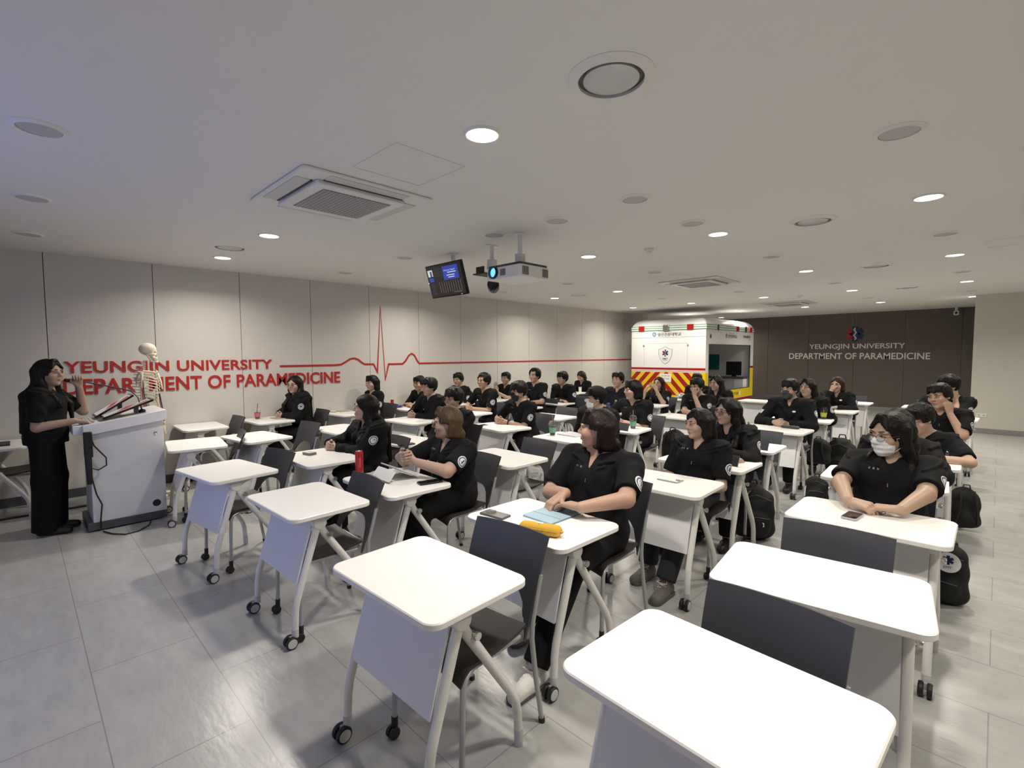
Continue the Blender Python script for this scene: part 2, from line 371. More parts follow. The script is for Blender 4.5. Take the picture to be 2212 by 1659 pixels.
def cassette(x, y, l):
    r = empty('air_conditioner', (x, y, ZC), 0, l, 'air conditioner', 'ceiling cassette air conditioners')
    b = MB(); o = .475; i = .30; h = .018
    b.prism(rrect(2*o, 2*o, .03), -h, 0, bev=.006); b.build('panel', acm, r, bevel=0)
    b = MB(); b.prism(rrect(.66, .66, .02), -.045, -h, bev=.006); b.build('intake_frame', acm, r)
    b = MB(); b.box((0, 0, -.046), (.50, .50, .004)); b.m(acg)
    g = b; b.mats = [acg]; b.mi = [0]*len(b.f); gm = M['lgrey']; b.m(gm)
    for k in range(18): t = -.25+.5*(k+.5)/18; b.box((t, 0, -.049), (.004, .5, .004)); b.box((0, t, -.0495), (.5, .006, .004))
    b.build('intake_grille', None, r)
    for a in range(4):
        T = Matrix.Rotation(a*math.pi/2, 4, 'Z'); b = MB(); b.prism(rrect(.095, .58, .01), -.022, -h+.001, T=T @ Matrix.Translation((.398, 0, 0))); f_ = b.build('air_flap', M['lgrey'], r)
        b = MB(); b.prism(rrect(.014, .58, .004), -.024, -h+.001, T=T @ Matrix.Translation((.345, 0, 0))); b.build('air_slot', M['black'], r)
    return r
cassette(1.73, 3.45, 'large white cassette air conditioner nearest the camera')
cassette(7.75, 3.45, 'white cassette air conditioner in the middle of the ceiling'); cassette(12.45, 3.45, 'white cassette air conditioner farthest back on the ceiling')

# projector
r = empty('projector', (3.40, 3.28, 2.38), 0, 'white ceiling projector with glowing blue lens on white pole', 'projector')
b = MB(); b.prism(rrect(.40, .45, .03), -.07, .04, bev=.006); b.build('body', M['plasticwhite'], r)
b = MB(); b.prism(rrect(.38, .43, .03), .04, .062, bev=.004); b.build('top_cover', M['dgrey'], r)
b = MB(); b.lathe([(.058, 0), (.058, .03), (.046, .034), (.044, .012)], n=28, cap=False, T=Matrix.Translation((-.19, .12, -.005)) @ Matrix.Rotation(-math.pi/2, 4, 'Y')); b.build('lens_barrel', M['black'], r)
b = MB(); b.ball((-.200, .12, -.005), (.012, .044, .044), 12); b.build('lens', mat('projector_lens', (.05, .2, .4), .05, emis=(.12, .45, 1), estr=2.2), r)
b = MB(); b.m(M['dgrey'])
for y0 in (.03,):
    for k in range(6): b.box((-.2005, y0-.012*k, -.012), (.004, .006, .06))
for x0 in (-.17, .10):
    for k in range(7): b.box((x0+.012*k, -.2255, -.015), (.006, .004, .075))
b.build('vent_slots', None, r)
b = MB(); b.tube([(0, -.03, .062), (0, -.03, ZC-2.38-.01)], .022, 14); b.box((0, -.03, .12), (.07, .07, .11)); b.lathe([(.06, ZC-2.38-.012), (.06, ZC-2.38)], c=(0, -.03, 0), n=24); b.build('mounting_pole', M['metalwhite'], r, bevel=.003)
b = MB(); b.box((0, -.03, .068), (.16, .12, .012)); b.tube([(-.1, .08, .065), (-.05, .1, .085), (0, .02, .075), (.02, -.03, .09)], .007, 6); b.build('mount_bracket', M['black'], r, bevel=.002)
# camera on its own pole behind the projector
r = empty('ceiling_camera', (3.55, 3.80, ZC), 0, 'black cylindrical camera hanging on white ceiling pole beside the projector', 'camera')
b = MB(); b.tube([(0, 0, 0), (0, 0, -.26)], .022, 14); b.box((0, 0, -.005), (.13, .05, .01)); b.box((0, 0, -.20), (.075, .075, .10)); b.build('pole', M['metalwhite'], r, bevel=.003)
b = MB(); b.box((-.04, .02, -.31), (.26, .18, .012)); b.box((-.12, .05, -.27), (.012, .12, .08)); b.tube([(0, 0, -.25), (0, 0, -.31)], .018, 10); b.box((0, -.01, -.345), (.05, .05, .08)); b.build('bracket', M['black'], r, bevel=.003)
b = MB(); b.lathe([(.03, -.08), (.058, -.078), (.062, -.06), (.062, .07), (.056, .08), (.03, .082)], n=26, T=Matrix.Translation((.0, -.02, -.425)) @ Matrix.Rotation(math.radians(-45), 4, 'Z') @ Matrix.Rotation(math.radians(82), 4, 'X')); b.build('camera_barrel', M['blackgloss'], r)
# monitor, tipped down towards the teacher
T = frame((3.46, 4.47, 2.45), (0, -1, 0), (-.28, 0, .96))     # x = screen right as seen from the front, y = up, z towards the viewer
if T.col[2].x > 0: T = frame((3.46, 4.47, 2.45), (0, -1, 0), (-.28, 0, .96))
r = empty('ceiling_monitor', (0, 0, 0), 0, 'tilted black monitor with blue slide hanging from the ceiling', 'monitor')
def onT(b_, x, y, wd, hh, z, m_): b_.m(m_); b_.add([T @ Vector((x, y, z)), T @ Vector((x+wd, y, z)), T @ Vector((x+wd, y+hh, z)), T @ Vector((x, y+hh, z))], [(0, 1, 2, 3)])
b = MB(); b.prism(rrect(.64, .375, .008), -.035, 0, T=T, bev=.003); b.build('housing', M['blackgloss'], r)
def emi(n, c, s): return mat(n, (.02, .02, .02), .3, emis=c, estr=s)
blue = emi('screen_blue', (.03, .06, .42), 1.); blk = emi('screen_black', (.010, .009, .011), 1.); whi = emi('screen_white', (.7, .75, .85), 1.); gry = emi('screen_grey', (.10, .09, .09), 1.); gold = emi('screen_beige', (.36, .28, .24), 1.)
b = MB(); onT(b, -.305, -.17, .61, .34, .0012, blk); onT(b, -.02, .0, .27, .15, .0018, blue); onT(b, -.295, .06, .09, .075, .0018, whi); onT(b, -.255, .06, .035, .06, .0022, gry); onT(b, -.285, .0, .08, .045, .0018, blue)
for k in range(3):
    for j in range(2): onT(b, -.185+.05*k, .055+.045*j, .042, .036, .0018, gry); onT(b, -.182+.05*k, .058+.045*j, .036, .03, .0022, blk)
for k in range(10): onT(b, -.12+.041*k, -.135, .004, .12, .0018, gold); onT(b, -.124+.041*k, -.02, .012, .01, .002, gry)
for k in range(6): onT(b, -.26, -.03-.022*k, .05 if k % 2 else .03, .006, .0018, gry)
onT(b, .1, -.15, .15, .012, .0018, gry)
onT(b, .22, -.178, .02, .006, .0022, whi)
b.m(whi); text_mesh(b, '(You) can "expect"', T @ Matrix.Translation((.005, .092, .0022)), width=.20, height=.022, bold=.01, extrude=0); 
for k, (x_, y_, w_) in enumerate(((.06, .075, .15), (.04, .045, .14), (.06, .022, .11))): onT(b, x_, y_, w_, .009, .002, whi)
b.build('screen', None, r)
b = MB(); b.tube([T @ Vector((0, .05, -.04)), (3.56, 4.45, 2.55), (3.56, 4.45, ZC-.01)], .026, 14); b.lathe([(.07, ZC-.012), (.07, ZC)], c=(3.56, 4.45, 0), n=24); b.build('mounting_pole', M['metalwhite'], r)
# security camera on the back wall, socket on the wall block, screen at the front
r = empty('security_camera', (16.72, .80, ZC), 0, 'small white security camera under the ceiling at the back wall', 'camera')
b = MB(); b.tube([(0, 0, 0), (0, 0, -.10)], .03, 12); b.build('bracket', M['plasticwhite'], r); b = MB(); b.box((-.02, 0, -.15), (.20, .10, .10)); b.build('housing', M['plasticwhite'], r, bevel=.012); b = MB(); b.ball((-.12, 0, -.15), .03, 8); b.build('lens', M['blackgloss'], r)
r = empty('wall_socket', (XC-.002, .2, .36), 0, 'double white wall socket low on the beige wall block', 'socket')
b = MB(); b.box((-.005, 0, 0), (.012, .15, .08)); b.build('cover_plate', M['plasticwhite'], r, bevel=.004); b = MB(); b.m(M['lgrey']); b.lathe([(.02, 0), (.02, .004)], n=16, T=Matrix.Translation((-.011, -.035, 0)) @ Matrix.Rotation(-math.pi/2, 4, 'Y')); b.lathe([(.02, 0), (.02, .004)], n=16, T=Matrix.Translation((-.011, .035, 0)) @ Matrix.Rotation(-math.pi/2, 4, 'Y')); b.build('outlet', None, r)
b = MB(); b.box((X0+.02, 3.4, 1.72), (.02, 2.9, 1.7)); tag(b.build('projection_screen', M['paper']), 'wide white projection screen on the front wall', 'screen')

# ---------------------------------------------------------------- lettering
TW = lambda x, z: frame((x, YW-.001, z), (1, 0, 0), (0, 0, 1))
r = empty('wall_lettering', (0, 0, 0), 0, 'big red raised letters reading YEUNGJIN UNIVERSITY DEPARTMENT OF PARAMEDICINE', 'sign')
b = MB(); text_mesh(b, 'YEUNGJIN UNIVERSITY', TW(.385, 1.378), width=2.225, height=.175, bold=.016, extrude=.012, space=1.02); b.build('upper_lettering', M['red'], r, angle=20)
b = MB(); text_mesh(b, 'DEPARTMENT OF PARAMEDICINE', TW(.372, 1.172), width=3.265, height=.178, bold=.016, extrude=.012, space=1.02); b.build('lower_lettering', M['red'], r, angle=20)
ecg = [(2.72, 1.452), (3.55, 1.452), (3.66, 1.458), (3.74, 1.50), (3.81, 1.542), (3.89, 1.558), (3.96, 1.535), (4.03, 1.48), (4.07, 1.458), (4.235, 1.456), (4.305, 1.325), (4.382, 2.405), (4.452, 1.195), (4.522, 1.452), (4.80, 1.452), (4.86, 1.50), (4.93, 1.595), (4.99, 1.632), (5.05, 1.60), (5.11, 1.50), (5.15, 1.455), (XL-.02, 1.452)]
b = MB(); hw = .014
def offs(i):
    a = Vector(ecg[max(i-1, 0)]); c = Vector(ecg[min(i+1, len(ecg)-1)]); p = Vector(ecg[i]); d1 = (p-a).normalized() if i else (c-p).normalized(); d2 = (c-p).normalized() if i < len(ecg)-1 else d1
    n1 = Vector((-d1.y, d1.x)); n2 = Vector((-d2.y, d2.x)); mm = (n1+n2); mm = mm.normalized() if mm.length > .01 else n1; return mm*min(hw/max(.3, mm.dot(n1)), hw*2.6)
up_, dn_ = [], []
for i, p in enumerate(ecg): o_ = offs(i); up_.append((p[0]+o_.x, YW-.008, p[1]+o_.y)); dn_.append((p[0]-o_.x, YW-.008, p[1]-o_.y))
b.slab([up_, dn_], (0, .007, 0)); tag(b.build('heartbeat_line', M['red'], angle=20), 'red heartbeat line running along the left wall', 'wall decoration')
TB = lambda y, z: frame((XB-.001, y, z), (0, -1, 0), (0, 0, 1))
r = empty('wall_sign', (0, 0, 0), 0, 'white letters and star emblem on the dark brown back wall', 'sign')
b = MB(); text_mesh(b, 'YEUNGJIN UNIVERSITY', TB(4.09, 1.688), width=2.285, height=.185, bold=.012, extrude=.012); b.build('upper_lettering', M['letter'], r, angle=20)
b = MB(); text_mesh(b, 'DEPARTMENT OF PARAMEDICINE', TB(4.63, 1.428), width=3.35, height=.18, bold=.012, extrude=.012); b.build('lower_lettering', M['letter'], r, angle=20)
b = MB(); star_of_life(b, TB(2.945, 2.148) @ Matrix.Translation((0, 0, .012)), .215, .07, (M['redpaint'], M['navy'], M['navy'], M['letter'])); b.build('star_emblem', None, r)
# ---------------------------------------------------------------- desks and chairs
def make_desk():
    r = empty('folding_desk', (0, 0, 0), 0, '', 'desk', 'white folding desks in the classroom')
    b = MB(); b.prism(rrect(.488, .70, .055, 8), DZ-.026, DZ, bev=.004); b.build('tabletop', M['white'], r, angle=30)
    P = []
    for k in range(9):
        t = k/8; z = .672-.33*t; P.append([(-.082-.098*t-.004*math.sin(math.pi*t), y, z) for y in (-.262, 0, .262)])
    b = MB(); b.slab(P, (-.012, 0, -.003)); b.build('modesty_panel', mat('panel_white', (.74, .74, .76), .4), r)
    b = MB(); b.tube([(-.03, -.25, .675), (-.03, .25, .675)], .017, 12); b.box((.05, 0, DZ-.036), (.16, .44, .016)); b.build('cross_bar', M['metalwhite'], r)
    for s in (-1, 1):
        y = .278*s
        b = MB(); pts = [(-.155, DZ-.027), (-.10, .672), (-.085, .655), (-.04, .652), (.0, .672), (.055, .690), (.185, DZ-.027)]
        b.prism([(p[0], p[1]) for p in pts], -.011, .011, T=Matrix.Translation((0, y, 0)) @ Matrix.Rotation(math.pi/2, 4, 'X'), bev=.003)
        b.lathe([(.034, -.024), (.038, -.02), (.038, .02), (.034, .024)], n=22, T=Matrix.Translation((-.062, y, .662)) @ Matrix.Rotation(math.pi/2, 4, 'X')); b.build('hinge_bracket', M['metalwhite'], r)
        b = MB(); b.tube([(-.068, y, .65), (-.085, y, .60), (-.172, y, .33), (-.197, y, .25), (-.207, y, .19), (-.212, y, .085)], [.021, .021, .019, .0185, .018, .0175], 12); lf = b.build('leg', M['metalwhite'], r)
        b = MB(); b.tube([(-.2115, y, .10), (-.213, y, .055)], .0188, 12); b.build('leg_sleeve', M['lgrey'], lf)
        b = MB(); b.m(M['black'])
        for q in (-1, 1):
            b.m(M['black']); b.lathe([(.014, -.010), (.031, -.010), (.034, -.006), (.034, .006), (.031, .010), (.014, .010)], n=22, T=Matrix.Translation((-.238, y+.017*q, .034)) @ Matrix.Rotation(math.pi/2, 4, 'X'))
            b.m(M['lgrey']); b.lathe([(.001, .0), (.025, .0), (.026, -.003)], n=20, cap=False, T=Matrix.Translation((-.238, y+.0285*q, .034)) @ Matrix.Rotation(-math.pi/2*q, 4, 'X'))
        b.m(M['grey']); b.box((-.228, y, .052), (.035, .012, .03)); b.build('caster', None, lf)
        b = MB(); b.tube([(-.058, y, .655), (-.035, y, .60), (.20, y, .255), (.228, y, .20), (.240, y, .15), (.246, y, .06)], [.021, .021, .019, .0185, .018, .0175], 12); lr = b.build('leg', M['metalwhite'], r)
        b = MB(); b.tube([(.2455, y, .075), (.248, y, .012)], .0188, 12); b.m(M['lgrey']); b.tube([(.248, y, .012), (.248, y, 0)], .017, 12); b.build('foot', M['lgrey'], lr)
        b = MB(); b.tube([(-.012, y-.032*s, .592), (-.012, y+.036*s, .592)], .010, 12); b.lathe([(.015, -.008), (.017, 0), (.015, .008)], n=16, T=Matrix.Translation((-.012, y+.036*s, .592)) @ Matrix.Rotation(math.pi/2, 4, 'X')); b.build('lock_knob', M['chrome'], r)
    return r
def make_chair():
    """faces -x; origin on the floor under the seat"""
    r = empty('stacking_chair', (0, 0, 0), 0, '', 'chair', 'charcoal stacking chairs in the classroom')
    P = []
    for i in range(13):
        t = i/12; row = []
        for j in range(15):
            u = -1+2*j/14; zb = .505+.085*max(0, 1-(abs(u)/.80)**3)**.8 if abs(u) < .80 else .505-.10*((abs(u)-.80)/.2)**1.0
            z = zb+(.815-zb)*t; hw_ = .205+.012*t
            x = .172+(z-.45)*.36+.028*(1-u*u)+.03*max(0, t-.8)
            row.append((x, u*hw_, z))
        P.append(row)
    b = MB(); b.slab(P, (.013, 0, -.003)); o = b.build('backrest', M['chair'], r, angle=50)
    P = []
    for i in range(15):
        t = i/14; row = []
        for j in range(11):
            u = -1+2*j/10; hw_ = .205+.012*math.sin(math.pi*t)
            x = .17-.39*t; z = .452-.018*math.sin(math.pi*min(1, t*1.1))*(1-u*u)+.02*(1-t)**3
            if t > .8: q = (t-.8)/.2; z -= .055*q*q*(.35+.65*u*u); x += .012*q*q
            z += .008*u*u
            row.append((x, u*hw_, z))
        P.append(row)
    b = MB(); b.slab(P, (0, 0, -.013)); b.build('seat', M['seat'], r, angle=50)
    for s in (-1, 1):
        y = .205*s
        b = MB(); b.tube([(.14, y*.93, .432), (-.13, y*.93, .432), (-.175, y*.97, .42), (-.195, y, .39), (-.20, y, .30), (-.206, y, .075)], .0115, 10); lf = b.build('leg', M['silver'], r)
        b = MB(); b.m(M['black'])
        for q in (-1, 1): b.lathe([(.004, -.009), (.022, -.009), (.025, -.005), (.025, .005), (.022, .009), (.004, .009)], n=16, T=Matrix.Translation((-.216, y+.012*q, .025)) @ Matrix.Rotation(math.pi/2, 4, 'X'))
        b.tube([(-.206, y, .09), (-.207, y, .04)], .014, 10); b.build('caster', None, lf)
        b = MB(); b.tube([(.262, y*1.03, .66), (.235, y*1.02, .56), (.208, y*1.02, .47), (.204, y*1.02, .40), (.225, y*1.04, .22), (.262, y*1.06, .012)], .0115, 10); lr = b.build('leg', M['silver'], r)
        b = MB(); b.tube([(.260, y*1.06, .022), (.2635, y*1.06, 0)], .0145, 10); b.build('glide', M['black'], lr)
    b = MB(); b.tube([(.14, -.19, .432), (.20, -.15, .44), (.20, .15, .44), (.14, .19, .432)], .0105, 8); b.tube([(-.10, -.19, .432), (-.10, .19, .432)], .0105, 8); b.build('seat_frame', M['silver'], r)
    return r
DESK0 = make_desk(); CHAIR0 = make_chair(); _first = {}
def put(proto, x, y, deg, label):
    if proto.name not in _first:
        _first[proto.name] = 1; proto.location = (x, y, 0); proto.rotation_euler = (0, 0, math.radians(deg)); proto['label'] = label; return proto
    return dup(proto, (x, y, 0), math.radians(deg), label)
# ---------------------------------------------------------------- bodies: smooth volumes meshed into one surface
f32 = np.float32
class Vol:
    def __init__(s, xs, ys, zs):
        s.ax = [np.asarray(a, f32) for a in (xs, ys, zs)]; s.D = np.full([len(a) for a in s.ax], .5, f32)
    def _sub(s, lo, hi):
        sl = []
        for a, l, h in zip(s.ax, lo, hi):
            i = max(0, int(np.searchsorted(a, l))-1); j = min(len(a), int(np.searchsorted(a, h))+1)
            if j <= i: return None, None
            sl.append(slice(i, j))
        X = [s.ax[0][sl[0]][:, None, None], s.ax[1][sl[1]][None, :, None], s.ax[2][sl[2]][None, None, :]]
        return tuple(sl), X
    def _put(s, sl, d, k, sub=False):
        A = s.D[sl]
        if sub: A = -A
        if k > 0:
            h = np.clip(.5+.5*(A-d)/k, 0, 1); r = A*(1-h)+d*h-k*h*(1-h)
        else: r = np.minimum(A, d)
        s.D[sl] = -r if sub else r
    def cone(s, a, b, ra, rb, k=.01, sub=False, cut=None):
        a = np.array(a, float); b = np.array(b, float); m = max(ra, rb)+k+.03
        sl, X = s._sub(np.minimum(a, b)-m, np.maximum(a, b)+m)
        if sl is None: return
        ab = b-a; L2 = max(1e-9, ab@ab); P = [X[i]-f32(a[i]) for i in range(3)]
        t = np.clip((P[0]*ab[0]+P[1]*ab[1]+P[2]*ab[2])/L2, 0, 1).astype(f32)
        d = np.sqrt((P[0]-t*ab[0])**2+(P[1]-t*ab[1])**2+(P[2]-t*ab[2])**2)-(ra+(rb-ra)*t)
        if cut is not None:
            q = np.array(cut, float)*1.; n = ab/math.sqrt(L2); d = np.maximum(d, (X[0]-b[0])*n[0]+(X[1]-b[1])*n[1]+(X[2]-b[2])*n[2])
        s._put(sl, d.astype(f32), k, sub)
    def ell(s, c, r, k=.01, R=None, sub=False, clip=None):
        c = np.array(c, float); r = np.array(r, float); m = max(r)+k+.03 if R is not None else r+k+.03
        sl, X = s._sub(c-m, c+m)
        if sl is None: return
        P = [X[i]-f32(c[i]) for i in range(3)]
        if R is not None: P = [P[0]*R[0, i]+P[1]*R[1, i]+P[2]*R[2, i] for i in range(3)]
        k0 = np.sqrt((P[0]/r[0])**2+(P[1]/r[1])**2+(P[2]/r[2])**2); k1 = np.sqrt((P[0]/r[0]**2)**2+(P[1]/r[1]**2)**2+(P[2]/r[2]**2)**2)+1e-6
        d = k0*(k0-1)/k1
        if clip is not None: d = np.maximum(d, clip(*P))
        s._put(sl, d.astype(f32), k, sub)
    def sample(s, p):
        idx = []; fr = []
        for a, q in zip(s.ax, p):
            i = int(np.clip(np.searchsorted(a, q)-1, 0, len(a)-2)); idx.append(i); fr.append(min(1, max(0, (q-a[i])/(a[i+1]-a[i]))))
        v = 0.
        for dx in (0, 1):
            for dy in (0, 1):
                for dz in (0, 1):
                    v += s.D[idx[0]+dx, idx[1]+dy, idx[2]+dz]*(fr[0] if dx else 1-fr[0])*(fr[1] if dy else 1-fr[1])*(fr[2] if dz else 1-fr[2])
        return v
    def mesh(s):
        D = s.D; S = D < 0; n = [q-1 for q in D.shape]
        cnt = np.zeros(n, np.uint8)
        for dx in (0, 1):
            for dy in (0, 1):
                for dz in (0, 1): cnt += S[dx:dx+n[0], dy:dy+n[1], dz:dz+n[2]]
        A = np.argwhere((cnt > 0) & (cnt < 8)); idx = np.full(n, -1, np.int32); idx[A[:, 0], A[:, 1], A[:, 2]] = np.arange(len(A))
        cs = [(dx, dy, dz) for dx in (0, 1) for dy in (0, 1) for dz in (0, 1)]
        V = np.stack([D[A[:, 0]+c[0], A[:, 1]+c[1], A[:, 2]+c[2]] for c in cs], 1)
        acc = np.zeros((len(A), 3)); ct = np.zeros(len(A))
        for i in range(8):
            for j in range(i+1, 8):
                if sum(abs(cs[i][q]-cs[j][q]) for q in range(3)) != 1: continue
                m = (V[:, i] < 0) != (V[:, j] < 0)
                t = V[:, i]/np.where(m, V[:, i]-V[:, j], 1)
                for q in range(3): acc[:, q] += np.where(m, cs[i][q]+t*(cs[j][q]-cs[i][q]), 0)
                ct += m
        acc /= np.maximum(ct, 1)[:, None]
        P = np.stack([s.ax[q][A[:, q]]+acc[:, q]*(s.ax[q][A[:, q]+1]-s.ax[q][A[:, q]]) for q in range(3)], 1)
        F = []
        for ax in range(3):
            u, v = [(1, 2), (2, 0), (0, 1)][ax]
            lo = [slice(1, -1)]*3; hi = [slice(1, -1)]*3; lo[ax] = slice(0, -1); hi[ax] = slice(1, None)
            E = np.argwhere(S[tuple(lo)] != S[tuple(hi)]); off = [1, 1, 1]; off[ax] = 0; E = E+np.array(off)
            inside = S[E[:, 0], E[:, 1], E[:, 2]]
            def g(du, dv):
                q = E.copy(); q[:, u] += du; q[:, v] += dv; return idx[q[:, 0], q[:, 1], q[:, 2]]
            Q = np.stack([g(-1, -1), g(0, -1), g(0, 0), g(-1, 0)], 1); Q[~inside] = Q[~inside][:, ::-1]; F.append(Q)
        F = np.concatenate(F); F = F[(F >= 0).all(1)]
        return P, F
def vobj(name, vol, material, parent=None, cols=None, relax=0):
    P, F = vol.mesh()
    for _ in range(relax):
        acc = np.zeros_like(P); ct = np.zeros(len(P))
        for i in range(4):
            for j in ((i+1) % 4, (i-1) % 4): np.add.at(acc, F[:, i], P[F[:, j]]); np.add.at(ct, F[:, i], 1)
        P = P*.5+.5*acc/np.maximum(ct, 1)[:, None]
    me = bpy.data.meshes.new(name); me.vertices.add(len(P)); me.vertices.foreach_set('co', P.astype(f32).ravel())
    me.loops.add(len(F)*4); me.loops.foreach_set('vertex_index', F.astype(np.int32).ravel())
    me.polygons.add(len(F)); me.polygons.foreach_set('loop_start', np.arange(0, len(F)*4, 4, dtype=np.int32)); me.polygons.foreach_set('loop_total', np.full(len(F), 4, np.int32))
    me.polygons.foreach_set('use_smooth', np.ones(len(F), bool)); me.update(calc_edges=True); me.validate()
    for m_ in (material if isinstance(material, (list, tuple)) else [material]): me.materials.append(m_)
    if cols is not None:
        at = me.color_attributes.new('skin_colour', 'FLOAT_COLOR', 'POINT'); c4 = np.ones((len(P), 4), f32); c4[:, :3] = cols(P); at.data.foreach_set('color', c4.ravel())
    o = bpy.data.objects.new(name, me); COL.objects.link(o)
    if parent is not None: o.parent = parent
    return o
def axis(lo, hi, coarse, fine=()):
    """spacing coarse, but finer inside the given (lo, hi, step) ranges"""
    out = [lo]
    while out[-1] < hi:
        st = coarse
        for a, b_, s_ in fine:
            if a-coarse <= out[-1] <= b_: st = min(st, s_)
        out.append(out[-1]+st)
    return np.array(out)
def skin_mat():
    m = bpy.data.materials.new('skin'); m.use_nodes = True; nt = m.node_tree; b = nt.nodes['Principled BSDF']
    a = nt.nodes.new('ShaderNodeVertexColor'); a.layer_name = 'skin_colour'; nt.links.new(a.outputs[0], b.inputs['Base Color'])
    b.inputs['Roughness'].default_value = .48; b.inputs['Specular IOR Level'].default_value = .4
    b.inputs['Subsurface Weight'].default_value = .06; b.inputs['Subsurface Radius'].default_value = (.012, .005, .003)
    return m
M['skin'] = skin_mat()
M['shirt'] = mat('black_polo_cloth', (.0058, .0058, .0068), .85, spec=.25, bump=.25, bscale=22)
M['jacket'] = mat('black_nylon_jacket', (.0058, .0058, .0072), .78, spec=.22, bump=.3, bscale=18)
M['navyshirt'] = mat('navy_cloth', (.007, .009, .016), .8, spec=.25, bump=.25, bscale=22)
M['trousers'] = mat('black_trousers', (.007, .007, .008), .85, spec=.2, bump=.35, bscale=14)
M['greytrousers'] = mat('charcoal_trousers', (.030, .031, .034), .85, spec=.2, bump=.3, bscale=14)
M['shoew'] = mat('white_shoe', (.62, .61, .58), .6, bump=.2, bscale=60); M['shoeg'] = mat('grey_brown_shoe', (.13, .115, .10), .7, bump=.3, bscale=60)
M['eyew'] = mat('eye_white', (.55, .52, .49), .25); M['iris'] = mat('dark_iris', (.012, .008, .006), .15); M['lash'] = mat('lash_line', (.01, .008, .007), .7)
M['maskw'] = mat('white_mask_cloth', (.78, .79, .80), .8, bump=.3, bscale=30, stretch=(1, 1, 9)); M['maskb'] = mat('black_mask_cloth', (.012, .012, .013), .8); M['maskg'] = mat('dark_grey_mask_cloth', (.045, .045, .05), .8)
M['glassrim'] = mat('dark_glasses_rim', (.03, .03, .033), .3); M['patchb'] = mat('patch_blue_grey', (.09, .10, .17), .7); M['patchw'] = mat('patch_white', (.72, .74, .77), .7); M['patchl'] = mat('patch_light_blue', (.35, .45, .58), .7)
HAIR = {}
def hair_mat(c):
    if c not in HAIR: HAIR[c] = mat('hair', tuple(q*.62 for q in c), .40, spec=.20, bump=.22, bscale=260, stretch=(1, 1, .06), noise=.3, nscale=90)
    return HAIR[c]
BLK = (.011, .009, .009); SOFT = (.016, .011, .010); BROWN = (.115, .070, .036); RED = (.055, .022, .014); DRED = (.020, .010, .009)
def V3(*a): return np.array(a, float)
def unit(v): v = np.asarray(v, float); return v/max(1e-9, np.linalg.norm(v))
def lerp(a, b, t): return np.asarray(a, float)*(1-t)+np.asarray(b, float)*t
def ik(S, W, l1, l2, hint):
    d = W-S; L = np.linalg.norm(d)
    if L > (l1+l2)*.985: W = S+d/L*(l1+l2)*.985; d = W-S; L = np.linalg.norm(d)
    a = (l1*l1-l2*l2+L*L)/(2*L); h = math.sqrt(max(0, l1*l1-a*a)); n = d/L; hv = np.asarray(hint, float); hv = unit(hv-n*(hv@n))
    return S+n*a+hv*h, W
def hand_sdf(v, W, d, n, side, curl=.35, spread=.12, sc=1., thumb=.6):
    d = unit(d); n = np.asarray(n, float); n = unit(n-d*(n@d)); t = np.cross(n, d)*(1 if side > 0 else -1)      # t points to the thumb
    K = [W+d*.088*sc+t*o*sc-n*.0 for o in (.029, .010, -.009, -.026)]
    for kk, o in zip(K, (.020, .008, -.006, -.018)): v.cone(W+d*.012*sc+t*o*sc*.8, kk, .0165*sc, .0115*sc, .008)
    for i, (kk, L) in enumerate(zip(K, (.074, .082, .076, .060))):
        p = kk; a = 0.12; dd = unit(d+t*(.5-i/3)*spread)
        for seg, (fr, da) in enumerate(((.46, .75), (.31, 1.05), (.23, .7))):
            a += curl*da*(1+.12*i); q = p+(dd*math.cos(a)+n*math.sin(a))*L*fr*sc; v.cone(p, q, (.0092-.0008*seg)*sc, (.0086-.0009*seg)*sc, .0022); p = q
    p = W+d*.025*sc+t*.022*sc+n*.006; q = p+unit(d*.62+t*.62+n*.25)*.043*sc; e = q+unit(d*.9+t*(.35-.5*(1-thumb))+n*.3)*.032*sc
    v.cone(W+d*.02*sc+t*.01*sc, p, .016*sc, .014*sc, .008); v.cone(p, q, .0125*sc, .0105*sc, .005); v.cone(q, e, .0102*sc, .0085*sc, .003)
    return K
def march(vol, start, direction, thr=.0022, n=240, step=.0015):
    p = np.array(start, float); d = unit(direction)
    for _ in range(n):
        q = vol.sample(p)
        if q < thr: return p
        p = p+d*max(step, min(.01, q*.6))
    return None
def decal(mb, vol, c, nrm, upv, fn, thr=.0024, lift=.06):
    """projects a flat drawing fn(mb, place) on to a volume; place(u,v) gives the surface point"""
    n = unit(nrm); u_ = unit(np.asarray(upv, float)-n*np.dot(upv, n)); r_ = np.cross(u_, n)
    def place(u, v, t=thr):
        s0 = np.asarray(c, float)+n*lift+r_*u+u_*v; p = march(vol, s0, -n, t)
        return p
    fn(mb, place)
def emblem(mb, place):
    def ringpts(r, t): return [place(r*.92*math.cos(2*math.pi*k/20), r*math.sin(2*math.pi*k/20), t) for k in range(20)]
    R = [ringpts(.0005, .0024), ringpts(.021, .0024), ringpts(.028, .0024), ringpts(.037, .0024), ringpts(.043, .0024)]
    if any(p is None for r_ in R for p in r_): return
    for (a, c_), m_ in zip(zip(R[:-1], R[1:]), (M['patchw'], M['patchw'], M['patchb'], M['patchw'])):
        mb.m(m_); mb.add(list(a)+list(c_), [(k, 20+k, 20+(k+1) % 20, (k+1) % 20) for k in range(20)])
    for k in range(3):
        a = math.radians(90+60*k); pts = []
        for u, v_ in ((-.019, -.0045), (.019, -.0045), (.019, .0045), (-.019, .0045)): pts.append(place(u*math.cos(a)-v_*math.sin(a), u*math.sin(a)+v_*math.cos(a), .0036))
        if all(p is not None for p in pts): mb.m(M['navy'] if k != 1 else M['patchb']); mb.add(pts, [(0, 1, 2, 3)])
